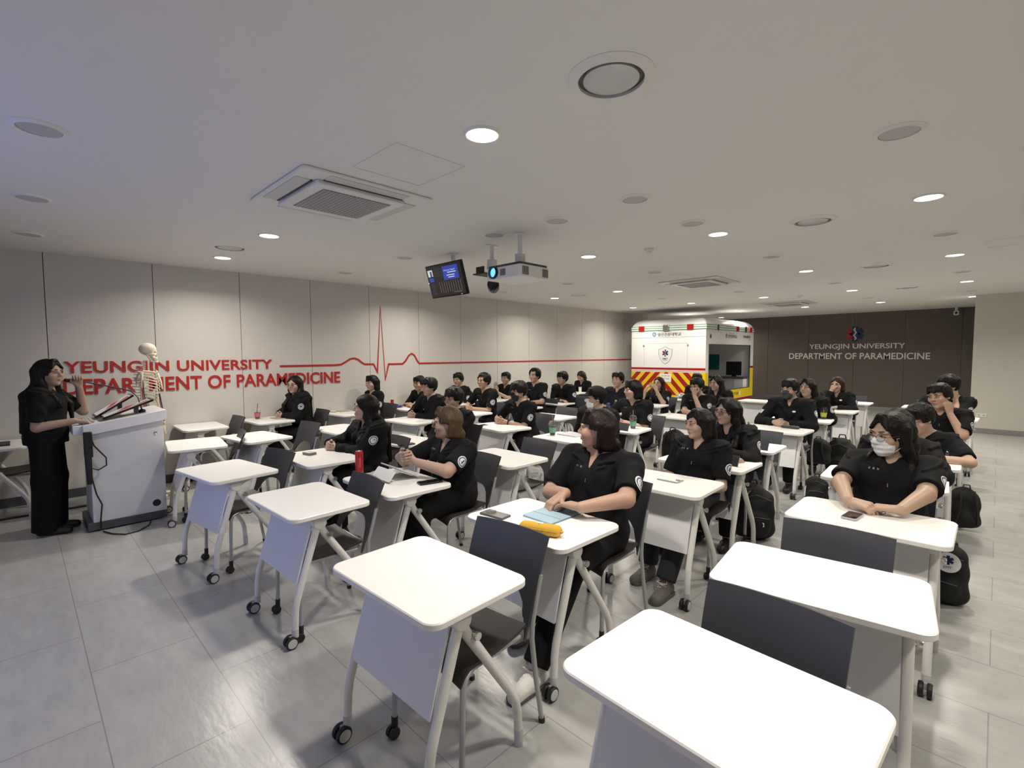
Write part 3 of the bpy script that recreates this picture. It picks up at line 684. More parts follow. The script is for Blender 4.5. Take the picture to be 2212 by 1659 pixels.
def flagp(mb, place):
    def quad(u, v, w_, h_, m_, t):
        P = [[place(u+w_*i/4, v+h_*j/3, t) for i in range(5)] for j in range(4)]
        if any(p is None for r_ in P for p in r_): return
        mb.m(m_); mb.grid(P)
    quad(-.034, -.024, .068, .048, M['patchw'], .0024)
    for s_, m_ in ((1, M['redpaint']), (-1, M['navy'])):
        c_ = [place(.0135*math.cos(math.pi*k/8*s_), .0135*math.sin(math.pi*k/8*s_), .0036) for k in range(9)]
        if all(p is not None for p in c_): mb.m(m_); mb.add(c_, [tuple(range(9))])
    for sx in (-1, 1):
        for sy in (-1, 1): quad(sx*.024-.004, sy*.015-.003, .008, .006, M['black'], .0036)
def nametag(mb, place):
    for k, (w_, h_) in enumerate(((.009, .008), (.009, .010), (.009, .008))):
        for (u, v, a, c_) in ((-.024+.022*k, -.004, w_, .0022), (-.024+.022*k, .001, .0022, h_*.5), (-.018+.022*k, .0015, .0022, h_*.45)):
            P = [place(u, v, .003), place(u+a, v, .003), place(u+a, v+c_, .003), place(u, v+c_, .003)]
            if all(p is not None for p in P): mb.m(M['patchw']); mb.add(P, [(0, 1, 2, 3)])
def logo(mb, place):
    P = [place(.015*math.cos(a)*1.3, .012*math.sin(a), .003) for a in [2*math.pi*k/10 for k in range(10)]]
    if all(p is not None for p in P): mb.m(M['patchw']); mb.add(P, [tuple(range(10))])

def person(label, head, hip, face=math.pi, yaw=0., pitch=0., roll=0., arms=None, hair='short', hcol=BLK, top='shirt', female=False, big=1., mask=None, glasses=None,
           q=1, tone=(.47, .30, .215), tags='p', standing=False, trousers='trousers', shoes='black', leg=.40, hsc=1., twist=0., watch=None, bangs=None, knees=None, group='students seated at the desks', cap=False, feet=None, hood=False):
    """head: world centre of the head; hip: world (x, y) of the seat; face: heading. Everything below in the person's own frame, x forward, y left."""
    ca, sa = math.cos(face), math.sin(face)
    def loc(p): dx, dy = p[0]-hip[0], p[1]-hip[1]; return V3(ca*dx+sa*dy, -sa*dx+ca*dy, p[2] if len(p) > 2 else 0)
    H = loc(head); zp = .90 if standing else .555; Pv = V3(0, 0, zp)
    Rh = np.array(Euler((math.radians(roll), math.radians(pitch), math.radians(yaw)), 'XYZ').to_matrix()) if False else np.array((Matrix.Rotation(math.radians(yaw), 3, 'Z') @ Matrix.Rotation(math.radians(pitch), 3, 'Y') @ Matrix.Rotation(math.radians(roll), 3, 'X')))
    hp = lambda x, y, z: H+Rh @ (V3(x, y, z)*hsc)
    nb = hp(-.012, 0, -.085); N = V3(nb[0]-.022, nb[1]*.92, nb[2]-.072)
    upv = unit(N-Pv); lean = math.atan2(upv[0], upv[2]); Rl = np.array(Matrix.Rotation(lean, 3, 'Y'))
    sw = (.165 if female else .185)*(1+.55*(big-1)); tw = math.radians(twist); sv = V3(-math.sin(tw), math.cos(tw), 0)
    C = lerp(Pv, N, .66)+V3(-.012, 0, 0); Wt = lerp(Pv, N, .32); Uc = lerp(Pv, N, .86)
    SH = {1: N+sv*sw+V3(-.005, 0, -.034), -1: N-sv*sw+V3(-.005, 0, -.034)}
    A = {}
    for s_ in (1, -1):
        a = (arms or {}).get(s_, dict(w=(.30, .12*s_, .50), d=(1, 0, -.2), n=(0, 0, -1), c=.5)); Wl = np.asarray(a['w'], float)
        E, Wl = ik(SH[s_], Wl, .275, .245, a.get('h', (-.35, .75*s_, -1.))); A[s_] = dict(E=E, W=Wl, **{k: v for k, v in a.items() if k != 'w'})
    kn = {s_: (knees[s_] if knees else ((.01, .085*s_, .50) if standing else (leg, .115*s_, .515))) for s_ in (1, -1)}
    an = {s_: (feet[s_] if feet else ((-.01, .085*s_, .085) if standing else (leg-.02, .12*s_, .085))) for s_ in (1, -1)}
    kn = {k: np.asarray(v, float) for k, v in kn.items()}; an = {k: np.asarray(v, float) for k, v in an.items()}
    hipj = {s_: Pv+V3(.0, .085*s_, -.015) for s_ in (1, -1)}
    allp = np.array([H+V3(.14, .14, .16), H-V3(.15, .14, .14), SH[1]+V3(0, .12, 0), SH[-1]-V3(0, .12, 0), Pv-V3(.2, .22, .12)]+[A[s_]['E'] for s_ in A]+[A[s_]['W']+unit(A[s_]['d'])*.2 for s_ in A]+[A[s_]['W'] for s_ in A]+[kn[s_] for s_ in kn]+[an[s_]+V3(.2, 0, -.09) for s_ in an])
    lo = allp.min(0)-.09; hi = allp.max(0)+.09; lo[2] = max(lo[2], -.03)
    fs = {0: .0085, 1: .0065, 2: .0048}[q]; cs_ = {0: .016, 1: .0135, 2: .012}[q]
    rng = [[], [], []]
    for i in range(3): rng[i].append((H[i]-.125, H[i]+.135, fs))
    hs = {0: .0075, 1: .006, 2: .0042}[q]
    for s_ in A:
        c_ = A[s_]['W']+unit(A[s_]['d'])*.08
        if not A[s_].get('hide'):
            for i in range(3): rng[i].append((c_[i]-.10, c_[i]+.10, hs))
    v = Vol(*[axis(lo[i], hi[i], cs_, rng[i]) for i in range(3)])
    # torso and legs
    v.ell(Pv, V3(.115, .165, .115)*big, .03); v.ell(Wt, V3(.098*big, .135*big, .15), .05, Rl); v.ell(C, V3(.108*big, .158*(1+.5*(big-1)), .155), .05, Rl)
    v.cone(SH[-1]+V3(0, .03, 0), SH[1]-V3(0, .03, 0), .062, .062, .05)
    if female:
        for s_ in (1, -1): v.ell(C+V3(.078, .07*s_, .02), (.055, .066, .06), .04)
    v.cone(N+V3(-.01, 0, -.05), hp(-.022, 0, -.06), .058*(1+.4*(big-1)), .050, .03)
    for s_ in (1, -1): v.cone(hp(-.02, 0, -.085)+V3(-.01, .03*s_, -.04), lerp(N, SH[s_], .6)+V3(-.01, 0, .02), .030, .035, .04)
    for s_ in (1, -1):
        v.cone(hipj[s_], kn[s_], .082*big, .056, .03); v.cone(kn[s_], an[s_], .054, .036, .02)
        v.cone(an[s_]+V3(-.02, 0, -.045), an[s_]+V3(.14, .01*s_, -.055), .034, .028, .015)
        a = A[s_]; ar = 1+.6*(big-1)
        v.cone(SH[s_], a['E'], .050*ar, .040*ar, .02); v.cone(a['E'], a['W'], .041*ar, .0275*(1+.5*(big-1)), .012)
        if not a.get('hide'): hand_sdf(v, a['W']+unit(a['d'])*.012, a['d'], a['n'], s_, a.get('c', .4), a.get('sp', .15), (.97 if female else 1.04)*(1+.35*(big-1)), a.get('th', .6))
        else: v.cone(a['W'], a['W']+unit(a['d'])*.10, .028, .03, .015)
    # head
    he = lambda c, r, k=.012, sub=False: v.ell(hp(*c), V3(*r)*hsc, k, Rh, sub)
    he((-.010, 0, .034), (.094, .075, .082), 0.02); he((.022, 0, -.020), (.070, .066, .078), .02); he((.030, 0, -.066), (.053, .050, .048), .022); he((.066, 0, -.094), (.022, .026, .019), .014)
    for s_ in (1, -1):
        he((.058, .040*s_, -.022), (.032, .030, .032), .016); he((.080, .033*s_, .028), (.016, .026, .011), .012)
        he((.098, .031*s_, .008), (.013, .018, .010), .009, True)
        he((.087, .031*s_, .004), (.011, .017, .008), .005)
        he((-.004, .074*s_, -.004), (.019, .009, .031), .006); he((.002, .082*s_, -.004), (.009, .005, .017), .004, True)
        he((.094, .0105*s_, -.026), (.010, .008, .007), .005)
    v.cone(hp(.090, 0, .012), hp(.106, 0, -.018), .0085*hsc, .0098*hsc, .010); he((.105, 0, -.021), (.0115, .0105, .009), .006)
    he((.0885, 0, -.0525), (.0115, .020, .0055), .006); he((.0875, 0, -.0625), (.0115, .017, .0060), .005); he((.099, 0, -.0575), (.006, .022, .0017), .002, True)
    tone = np.array(tone)*V3(.90, .92, .95)
    def cols(P):
        L = (P-H) @ Rh/hsc; c = np.tile(tone, (len(P), 1)); w_ = np.exp(-(((L[:, 2]+.0575)/.0085)**2+(L[:, 1]/.021)**2))*(L[:, 0] > .075)
        c = c*(1-w_[:, None])+w_[:, None]*np.array((.36, .12, .10)); ch = np.exp(-(((L[:, 2]+.025)/.025)**2+((abs(L[:, 1])-.042)/.02)**2))*(L[:, 0] > .03)*.35
        return c*(1-ch[:, None])+ch[:, None]*np.array((.50, .27, .20))
    body = vobj('person', v, M['skin'], None, cols); body.location = (hip[0], hip[1], 0); body.rotation_euler = (0, 0, face); tag(body, label, 'person', group)
    # clothing ------------------------------------------------------------------
    jk = top == 'jacket'; g = .026 if jk else .013
    clo = np.minimum.reduce([Pv-V3(.22, .27, .14), SH[1]-.14, SH[-1]-.14]+[A[s_]['E']-.12 for s_ in A]+([A[s_]['W']-.1 for s_ in A] if jk else [])); chi = np.maximum.reduce([N+V3(.2, .15, .12), Pv+V3(.22, .27, .1), SH[1]+.14, SH[-1]+.14]+[A[s_]['E']+.12 for s_ in A]+([A[s_]['W']+.1 for s_ in A] if jk else []))
    st = {0: .0125, 1: .010, 2: .0078}[q]
    c = Vol(*[axis(clo[i], chi[i], st) for i in range(3)])
    c.ell(Pv+V3(.0, 0, .02), V3(.118, .168, .125)*big+g, .03); c.ell(Wt, V3(.100*big, .138*big, .16)+g, .05, Rl); c.ell(C, V3(.110*big, .160*(1+.5*(big-1)), .158)+g, .05, Rl)
    c.cone(SH[-1]+V3(0, .03, 0), SH[1]-V3(0, .03, 0), .064+g, .064+g, .05)
    if female:
        for s_ in (1, -1): c.ell(C+V3(.078, .07*s_, .02), V3(.055, .066, .06)+g*.8, .05)
    for s_ in (1, -1):
        a = A[s_]; ar = 1+.6*(big-1)
        if jk: c.cone(SH[s_], a['E'], .055*ar+g, .047+g, .03); c.cone(a['E'], a['W'], .046*ar+g, .033+g*.5, .02, cut=1)
        else: c.cone(SH[s_], lerp(SH[s_], a['E'], .82), .055*ar+g, .050*ar+g, .03, cut=1)
        c.cone(lerp(N, SH[s_], .15)+V3(-.02, 0, .0), SH[s_]+V3(0, 0, -.005), .045+g*.6, .045+g*.6, .03)
    if standing: c.cone(lerp(Pv, N, .62), Pv+V3(.0, 0, -.06), .125, .138, .05, cut=1); c.cone(Pv+V3(0, -.04, .1), Pv+V3(0, -.055, -.06), .122, .125, .04, cut=1); c.cone(Pv+V3(0, .04, .1), Pv+V3(0, .055, -.06), .122, .125, .04, cut=1)
    # gentle folds
    X, Y, Z = c.ax[0][:, None, None], c.ax[1][None, :, None], c.ax[2][None, None, :]; ph = (sum(map(ord, label)) % 17)*.7
    c.D += ((.0045 if jk else .0028)*(np.sin(Z*48+X*30+3*np.sin(Y*22+ph)+ph)+.7*np.sin(Y*60-Z*26+2*np.sin(X*30))))*(np.abs(c.D) < .05)
    nk = N+V3(.0, 0, .012)
    c.cone(N+V3(-.012, 0, .0), hp(-.02, 0, -.05), .058, .060, .012, sub=True)
    cut_ = .07 if tags != 'n' else .03
    c.cone(N+V3(.052, 0, .035), N+V3(.105, 0, -cut_), .034, .010, .012, sub=True)
    rr_ = .0095 if not jk else .014
    for dz_, ro_ in ((.006, rr_), (-.016, rr_*.85)):
        pts = []
        for k in range(19):
            t = -2.72+5.44*k/18; u_ = (1-math.cos(t))/2; dv = V3(-math.cos(t)*.9, math.sin(t), 0)
            p0 = march(c, N+V3(-.008, 0, .040-.085*u_**2.2+dz_)+unit(dv)*.26, -dv, .004)
            if p0 is not None: pts.append(p0)
        for a, b_ in zip(pts[:-1], pts[1:]):
            if np.linalg.norm(a-b_) < .07: c.cone(a, b_, ro_, ro_, .004)
    if hood: c.ell(N+V3(-.105, 0, -.02), (.07, .13, .085), .04); c.cone(N+V3(-.03, .10, .0), N+V3(.05, .075, -.05), .035, .026, .03); c.cone(N+V3(-.03, -.10, .0), N+V3(.05, -.075, -.05), .035, .026, .03)
    sh = vobj('jacket' if jk else 'shirt', c, M[top], body)
    if standing or not standing:
        tl = np.minimum.reduce([Pv-V3(.22, .25, .16)]+[kn[s_]-.12 for s_ in kn]+[an[s_]-.1 for s_ in an]); th_ = np.maximum.reduce([Pv+V3(.22, .25, .12)]+[kn[s_]+.12 for s_ in kn]+[an[s_]+.1 for s_ in an])
        t_ = Vol(*[axis(tl[i], th_[i], {0: .017, 1: .014, 2: .011}[q]) for i in range(3)])
        t_.ell(Pv, V3(.118, .168, .118)*big+.006, .03)
        for s_ in (1, -1): t_.cone(hipj[s_], kn[s_], .088*big, .074 if not standing else .098, .04); t_.cone(kn[s_], an[s_]+V3(0, 0, .02 if not standing else -.045), .074 if not standing else .098, .066 if not standing else .100, .03, cut=1)
        vobj('trousers', t_, M[trousers], body)
    sm = {'black': M['black'], 'white': M['shoew'], 'grey': M['shoeg']}[shoes]
    for s_ in (1, -1):
        a = an[s_]; f_ = V3(1, .06*s_, 0); sv_ = Vol(axis(a[0]-.11, a[0]+.25, .0075 if q > 1 else .011), axis(a[1]-.09, a[1]+.10, .0075 if q > 1 else .011), axis(-.015, .16, .0075 if q > 1 else .011))
        sv_.cone(a+V3(-.035, 0, -.045), a+V3(.05, .004*s_, -.048), .042, .040, .01); sv_.cone(a+V3(.05, .004*s_, -.05), a+V3(.155, .012*s_, -.056), .044, .037, .02); sv_.cone(a+V3(-.02, 0, -.03), a+V3(-.012, 0, .01), .043, .045, .015)
        D = sv_.D; Zc = sv_.ax[2][None, None, :]; sv_.D = np.maximum(D, (.004-Zc).astype(f32))
        so = vobj('shoe', sv_, sm, body)
        if shoes != 'black':
            b = MB()
            for k in range(5):
                x_ = .035+.024*k; b.tube([a+V3(x_, -.024, -.006-.008*k), a+V3(x_+.008, 0, .002-.008*k), a+V3(x_, .024, -.006-.008*k)], .0035, 6)
            b.tube([a+V3(.03, 0, 0), a+V3(.02, .02, .025), a+V3(.05, .035, .02), a+V3(.04, 0, .004), a+V3(.05, -.035, .018), a+V3(.02, -.02, .022), a+V3(.03, 0, 0)], .003, 6); b.build('laces', M['paper'], so)
            b = MB(); b.prism([(a[0]+p[0], a[1]+p[1]) for p in rrect(.265, .088, .042, 6, .055, .005*s_)], .0, .022, bev=.004); b.build('sole', M['dgrey'], so)
    # patches and name
    up_n = lambda s_: unit(SH[s_]-A[s_]['E'])
    if tags and 'p' in tags:
        b = MB(); c0 = lerp(SH[1], A[1]['E'], .52 if not jk else .42); decal(b, c, c0, V3(.18, 1, .12), up_n(1), emblem, lift=.11)
        if b.v: b.build('sleeve_patch', None, body)
    if tags and 'f' in tags:
        b = MB(); c0 = lerp(SH[-1], A[-1]['E'], .45); decal(b, c, c0, V3(.75, -.8, .1), up_n(-1), flagp, lift=.11)
        if b.v: b.build('flag_patch', None, body)
    if tags and 't' in tags:
        b = MB(); decal(b, c, C+V3(.13, -.075, .095), V3(1, -.15, .12), V3(0, 0, 1), nametag, lift=.08)
        if b.v: b.build('name_embroidery', None, body)
    if tags and 'l' in tags:
        b = MB(); decal(b, c, C+V3(.13, .07, .05), V3(1, .1, .1), V3(0, 0, 1), logo, lift=.08)
        if b.v: b.build('chest_print', None, body)
    if q and not jk and 'p' in (tags or ''):
        p0 = march(c, N+V3(.25, 0, -cut_-.045), V3(-1, 0, 0), .003)
        if p0 is not None: b = MB(); b.tube([p0, p0+V3(.004, 0, -.022)], .0032, 8); b.build('zip_pull', M['chrome'], body)
    # face -----------------------------------------------------------------------
    TH = Matrix(((*[float(x) for x in Rh[0]*hsc], float(H[0])), (*[float(x) for x in Rh[1]*hsc], float(H[1])), (*[float(x) for x in Rh[2]*hsc], float(H[2])), (0, 0, 0, 1)))
    tp = lambda x, y, z: TH @ Vector((x, y, z))
    for s_ in (1, -1):
        b = MB(); R3 = TH.to_3x3()
        b.m(M['eyew']); b.ball(tp(.0885, .031*s_, .0055), (.0105, .0135, .0052), 8, R3.to_4x4()); b.m(M['iris']); b.ball(tp(.0945, .0305*s_, .0055), (.0052, .0053, .0050), 8, R3.to_4x4())
        b.m(M['lash']); b.tube([tp(.094, (.031-.0165)*s_, .004), tp(.0985, (.031-.008)*s_, .0098), tp(.0995, .031*s_, .0112), tp(.096, (.031+.009)*s_, .0098), tp(.0885, (.031+.0175)*s_, .0045)], [.0009, .0017, .002, .0019, .001], 6); b.build('eye', None, body)
        b = MB(); b.tube([tp(.0985, .014*s_, .0285), tp(.0995, .027*s_, .033), tp(.0935, .041*s_, .034), tp(.081, .053*s_, .029)], [.0022, .0032, .0028, .0012], 7); b.build('eyebrow', hair_mat(hcol), body)
    hair_obj(hair, hcol, H, Rh, hsc, hp, N, body, q, bangs, cap, female, jk)
    if mask: face_mask(mask, hp, Rh, hsc, H, body, q)
    if glasses:
        b = MB(); rw = .0016 if q else .0022; rz = .019
        for s_ in (1, -1):
            ring = [tp(.112-.012*abs(math.cos(a))*(1 if math.cos(a)*s_ > 0 else 0), .032*s_+.0225*math.cos(a), -.001+rz*math.sin(a)) for a in [2*math.pi*k/20 for k in range(21)]]; b.tube(ring, rw, 6, caps=False)
            b.tube([tp(.098, .0545*s_, .004), tp(.07, .074*s_, .006), tp(.0, .083*s_, .006), tp(-.015, .083*s_, -.008)], rw, 6)
        b.tube([tp(.112, .0095, .003), tp(.115, 0, .005), tp(.112, -.0095, .003)], rw, 6); gl = b.build('glasses', glasses, body)
        b = MB()
        for s_ in (1, -1):
            ps = [tp(.1115-.010*abs(math.cos(a))*(1 if math.cos(a)*s_ > 0 else 0), .032*s_+.0218*math.cos(a), -.001+(rz-.0005)*math.sin(a)) for a in [2*math.pi*k/20 for k in range(20)]]; n_ = (R3 @ Vector((.0008, 0, 0)))
            b.add([p for p in ps]+[p+n_ for p in ps], [tuple(range(19, -1, -1)), tuple(range(20, 40))]+[(k, (k+1) % 20, 20+(k+1) % 20, 20+k) for k in range(20)])
        b.build('glasses_lens', M['glass'], gl)
    if watch is not None:
        a = A[watch]; ax_ = unit(a['W']-a['E']); c_ = a['W']-ax_*.035; b = MB(); o_ = Vector(ax_).orthogonal().normalized(); p_ = Vector(ax_).cross(o_)
        T = Matrix(((o_.x, p_.x, ax_[0], c_[0]), (o_.y, p_.y, ax_[1], c_[1]), (o_.z, p_.z, ax_[2], c_[2]), (0, 0, 0, 1)))
        b.m(M['black']); b.lathe([(.028, -.010), (.0315, -.009), (.0315, .009), (.028, .010)], n=24, T=T, cap=False)
        up_ = Vector((0, 0, 1)); n_ = up_-Vector(ax_)*up_.dot(Vector(ax_)); n_.normalize(); T2 = frame(Vector(c_)+n_*.030+Vector((0, 0, 0)), Vector(ax_), n_.cross(Vector(ax_)))
        b.prism(rrect(.036, .036, .008), 0, .010, T=T2, bev=.002); b.build('wristwatch', None, body)
    return body

def hair_obj(style, col, H, Rh, hsc, hp, N, body, q, bangs, cap, female, jk=False):
    long_ = {'long': .33, 'vlong': .42, 'mid': .17, 'bob': .085, 'wolf': .13}.get(style, 0)
    zlo = H[2]-.13-long_ if long_ else H[2]-.15
    st = {0: .0095, 1: .0075, 2: .0058}[q]
    h = Vol(axis(min(H[0]-.20, N[0]-.24), max(H[0]+.19, N[0]+.22), st), axis(H[1]-.20, H[1]+.20, st), axis(zlo, H[2]+.165, st))
    he = lambda c, r, k=.012, sub=False: h.ell(hp(*c), V3(*r)*hsc, k, Rh, sub)
    X, Y, Z = h.ax[0][:, None, None]-H[0], h.ax[1][None, :, None]-H[1], h.ax[2][None, None, :]-H[2]
    L = [(X*Rh[0, i]+Y*Rh[1, i]+Z*Rh[2, i])/hsc for i in range(3)]
    vol = {'short': .0165, 'puff': .023, 'flat': .010}.get(style, .013)
    he((-.012, 0, .036), (.096+vol, .077+vol, .083+vol*1.15), .01)
    ph = (abs(H[0]*7.3+H[1]*3.1) % 1)*6.28
    if style in ('short', 'puff'):
        rs = np.random.RandomState(int(ph*1000))
        for k in range(26):
            a = rs.uniform(0, 6.28); e0 = rs.uniform(.15, .75); e1 = e0-rs.uniform(.18, .34); rad = 1.0+vol*1.0
            def sp(e, o): return hp(-.012+(.096+vol+o)*math.cos(a)*math.cos(e*1.57), (.077+vol+o)*math.sin(a)*math.cos(e*1.57), .036+(.083+vol*1.15+o)*math.sin(e*1.57))
            h.cone(sp(e0, -.006), sp(max(-.1, e1), .001), .013, .005, .006)
    if style in ('short', 'puff', 'flat'):
        he((-.045, 0, -.005), (.062, .074+vol*.5, .062), .02); 
        for s_ in (1, -1): he((.012, .070*s_, .018), (.022, .014, .034), .012)
        if bangs != 'up':
            for yy in np.linspace(-.055, .055, 6): h.cone(hp(.06, yy*.8, .10), hp(.099-abs(yy)*.35, yy, .046 if bangs is None else bangs), .020, .007, .012)
    else:
        # curtain of hair behind and beside the face
        for s_ in (1, -1):
            base = hp(-.015, .072*s_, .03); chin = hp(-.012, .078*s_, -.075)
            h.cone(base, chin, .034, .030, .02)
            if style in ('long', 'vlong'):
                e = V3(N[0]+.045, N[1]+.098*s_, N[2]+.0); e2 = V3(N[0]+.135+jk*.012, N[1]+.095*s_, N[2]-.13); h.cone(chin, e, .032, .032, .02); h.cone(e, e2, .032, .028, .02); h.cone(e2, e2+V3(.022, -.012*s_, -max(.02, long_-.24)), .028, .010, .02)
            elif style == 'mid': e = chin+V3(-.012, .006*s_, -.075); h.cone(chin, e, .030, .016, .02)
            elif style == 'bob': h.cone(chin, chin+V3(-.005, -.012*s_, -.012), .030, .024, .02)
            elif style == 'wolf': e = chin+V3(-.03, .0*s_, -.05); h.cone(hp(-.03, .07*s_, -.03), e, .03, .012, .02)
        bk = hp(-.075, 0, .01); lowb = hp(-.075, 0, -.08)
        for yy in (-.05, 0, .05): h.cone(hp(-.075, yy, .02), hp(-.072, yy*1.05, -.085), .036, .034, .03)
        if style in ('long', 'vlong'):
            e = V3(min(lowb[0], N[0]-.120-.02*jk), N[1], N[2]-.04)
            for yy in (-.075, -.025, .025, .075): h.cone(lowb+V3(0, yy*.7, 0), e+V3(0, yy, 0), .035, .034, .03); h.cone(e+V3(0, yy, 0), e+V3(-.03, yy*1.05, -long_*.75), .036, .018, .03)
        elif style == 'mid':
            for yy in (-.05, 0, .05): h.cone(lowb+V3(0, yy, 0), lowb+V3(-.015, yy, -.085), .033, .018, .03)
        elif style == 'wolf':
            for yy in (-.045, 0, .045): h.cone(lowb+V3(0, yy, 0), lowb+V3(.0, yy*1.2, -.075), .033, .016, .03)
        if bangs == 'full':
            for yy in np.linspace(-.058, .058, 9): h.cone(hp(.055, yy*.8, .105), hp(.100-abs(yy)*.42, yy, .030), .018, .005, .008)
        elif bangs == 'side':
            for t in np.linspace(0, 1, 5): h.cone(hp(.055, .02, .112), hp(.092-.045*t, -.020-.055*t, .075-.06*t), .016, .006, .010); h.cone(hp(.055, .03, .110), hp(.07-.03*t, .055+.018*t, .07-.06*t), .014, .006, .010)
        elif bangs == 'part':
            for s_ in (1, -1):
                for t in (0, .5, 1): h.cone(hp(.055, .012*s_, .112), hp(.082-.03*t, (.052+.022*t)*s_, .045-.06*t), .018, .008, .010)
    # clear the face
    xx, yy, zz = L
    face = np.sqrt((np.maximum(xx-.03, 0)/.09)**2+(yy/.062)**2+((zz+.03)/.098)**2)
    if style in ('short', 'puff', 'flat'):
        lim = .056 if bangs is None else (bangs if isinstance(bangs, float) else .078)
        lim = lim+.009*np.sin(yy*95+ph)+.006*np.sin(yy*210+2*ph)+(.30*np.abs(yy-.02) if bangs == 'up' else -.10*np.abs(yy))
        reg = np.maximum.reduce([.022-xx+0*zz, zz-lim+.0*xx, np.abs(yy)-.067+0*xx]); reg2 = np.maximum.reduce([-.030-xx+0*zz, zz+.012+.0*xx, np.abs(yy)-.2+0*xx])
        h.D = np.maximum(h.D, -np.minimum(reg, reg2)*hsc)
    else:
        wy = .060 if style != 'wolf' else .070; lim = .055
        if bangs == 'full': lim = .034+.006*np.sin(yy*120+ph)+.004*np.sin(yy*260)
        elif bangs == 'side': lim = .070-.55*np.abs(yy-.028)+.005*np.sin(yy*170+ph)
        elif bangs == 'part': lim = .088-.95*np.abs(yy)
        else: lim = .085-.9*np.abs(yy)
        reg = np.maximum.reduce([.030-xx+0*zz, zz-lim, np.abs(yy)-wy+0*xx]); h.D = np.maximum(h.D, -reg*hsc)
        if style == 'wolf': r3 = np.maximum.reduce([-.012-xx+0*zz, zz-.008+0*xx, -.085-zz+0*xx]); h.D = np.maximum(h.D, -r3*hsc)
    # strands
    ang = np.arctan2(yy, xx+.02); h.D += (.0013*np.sin(ang*46+zz*14+1.2*np.sin(zz*22))+.0010*np.sin(ang*83-zz*12))*(np.abs(h.D) < .03)
    h.D = h.D.astype(f32)
    vobj('hair', h, hair_mat(col), body)
    if cap:
        k = Vol(axis(H[0]-.20, H[0]+.24, st), axis(H[1]-.18, H[1]+.18, st), axis(H[2]-.05, H[2]+.17, st))
        k.ell(hp(-.012, 0, .040), V3(.118, .100, .104)*hsc, .01, Rh, clip=lambda a, b_, c_: -c_-.004+.05*0)
        k.cone(hp(.095, -.035, .050), hp(.095, .035, .050), .016, .016, .01); k.ell(hp(.125, 0, .040), V3(.07, .075, .009)*hsc, .012, Rh)
        o = vobj('cap', k, M['shirt'], body)
def face_mask(m_, hp, Rh, hsc, H, body, q):
    st = {0: .0075, 1: .006, 2: .0045}[q]
    k = Vol(axis(H[0]-.15, H[0]+.16, st), axis(H[1]-.15, H[1]+.15, st), axis(H[2]-.15, H[2]+.06, st))
    he = lambda c, r, kk=.012, sub=False: k.ell(hp(*c), V3(*r)*hsc, kk, Rh, sub)
    he((.026, 0, -.030), (.082, .074, .078), .01); he((.036, 0, -.068), (.062, .057, .052), .02); k.cone(hp(.098, 0, -.004), hp(.112, 0, -.022), .012, .016, .015); he((.070, 0, -.094), (.028, .030, .022), .014)
    X, Y, Z = k.ax[0][:, None, None]-H[0], k.ax[1][None, :, None]-H[1], k.ax[2][None, None, :]-H[2]
    xx, yy, zz = [(X*Rh[0, i]+Y*Rh[1, i]+Z*Rh[2, i])/hsc for i in range(3)]
    reg = np.maximum.reduce([.040-xx-.10*0*zz, zz-(.002-.10*np.abs(yy)), np.abs(yy)-.062+0*xx]); pl_ = .0016*np.sin(zz*230)*(q > 0)
    k.D = np.maximum(k.D+pl_, reg*hsc).astype(f32); o = vobj('face_mask', k, M[m_], body)
    b = MB()
    for s_ in (1, -1):
        b.tube([hp(.045, .0655*s_, -.012), hp(.02, .078*s_, -.006), hp(-.012, .087*s_, .012)], .0013 if q else .002, 6); b.tube([hp(.043, .062*s_, -.085), hp(.02, .072*s_, -.065), hp(-.010, .086*s_, -.035)], .0013 if q else .002, 6)
    b.build('ear_loop', M[m_], o)
# ---------------------------------------------------------------- who sits where
ZT = DZ+.032
def clasp(x=.36, y=-.06, z=ZT):
    return {1: dict(w=(x-.05, y+.085, z), d=(.45, -.85, .0), n=(-.75, -.45, -.35), c=.62, sp=.05, th=.3, h=(-.2, .8, -.5)), -1: dict(w=(x-.05, y-.085, z+.012), d=(.55, .80, .05), n=(-.75, .45, -.35), c=.55, sp=.05, th=.3, h=(-.2, -.8, -.5))}
def fold(x=.37, y=0, z=ZT):
    return {1: dict(w=(x, y-.02, z+.02), d=(.25, -1, 0), n=(-.1, 0, -1), c=.3, h=(-.2, .9, -.4)), -1: dict(w=(x+.055, y+.03, z), d=(.15, 1, 0), n=(0, 0, -1), c=.35, h=(-.2, -.9, -.4))}
def lap(x=.27, z=.585):
    return {s: dict(w=(x, .09*s, z+.03), d=(.6, -.5*s, -.15), n=(0, 0, -1), c=.45, hide=True, h=(-.5, .6*s, -.8)) for s in (1, -1)}
def one(s, a, other): d = other; d[s] = a; return d
def fist(s, w, d=(.1, 0, 1), n=(-.6, 0, 0), c=1.25): return dict(w=w, d=d, n=n, c=c, sp=0, th=.3, h=(.5, .25*s, -1))
GW, GB = M['glassrim'], M['glassrim']
P_ = []
def seat(key, desk, ref, **k): P_.append((key, desk, ref, k))
seat('p1', (2.395, 7.092, 3.5), 'the hooded-jacket woman by the red letters', label='long-haired woman in hooded black jacket, clasped hands, below the red letters', head=(2.757, 7.04, 1.195), hip=(2.87, 7.05), yaw=34, pitch=2, arms=clasp(.30, -.16), hair='vlong', top='jacket', female=True, hood=True, tags='p', glasses=GW, q=1, tone=(.55, .36, .27))
seat('p2', (3.521, 7.09, 7.6), 'the bob-haired girl against the wall', label='smiling girl with fringe and shoulder-length bob against the left wall', head=(3.985, 7.08, 1.160), hip=(4.03, 7.09), yaw=14, arms=lap(), hair='mid', bangs='full', female=True, q=1, tone=(.56, .38, .29))
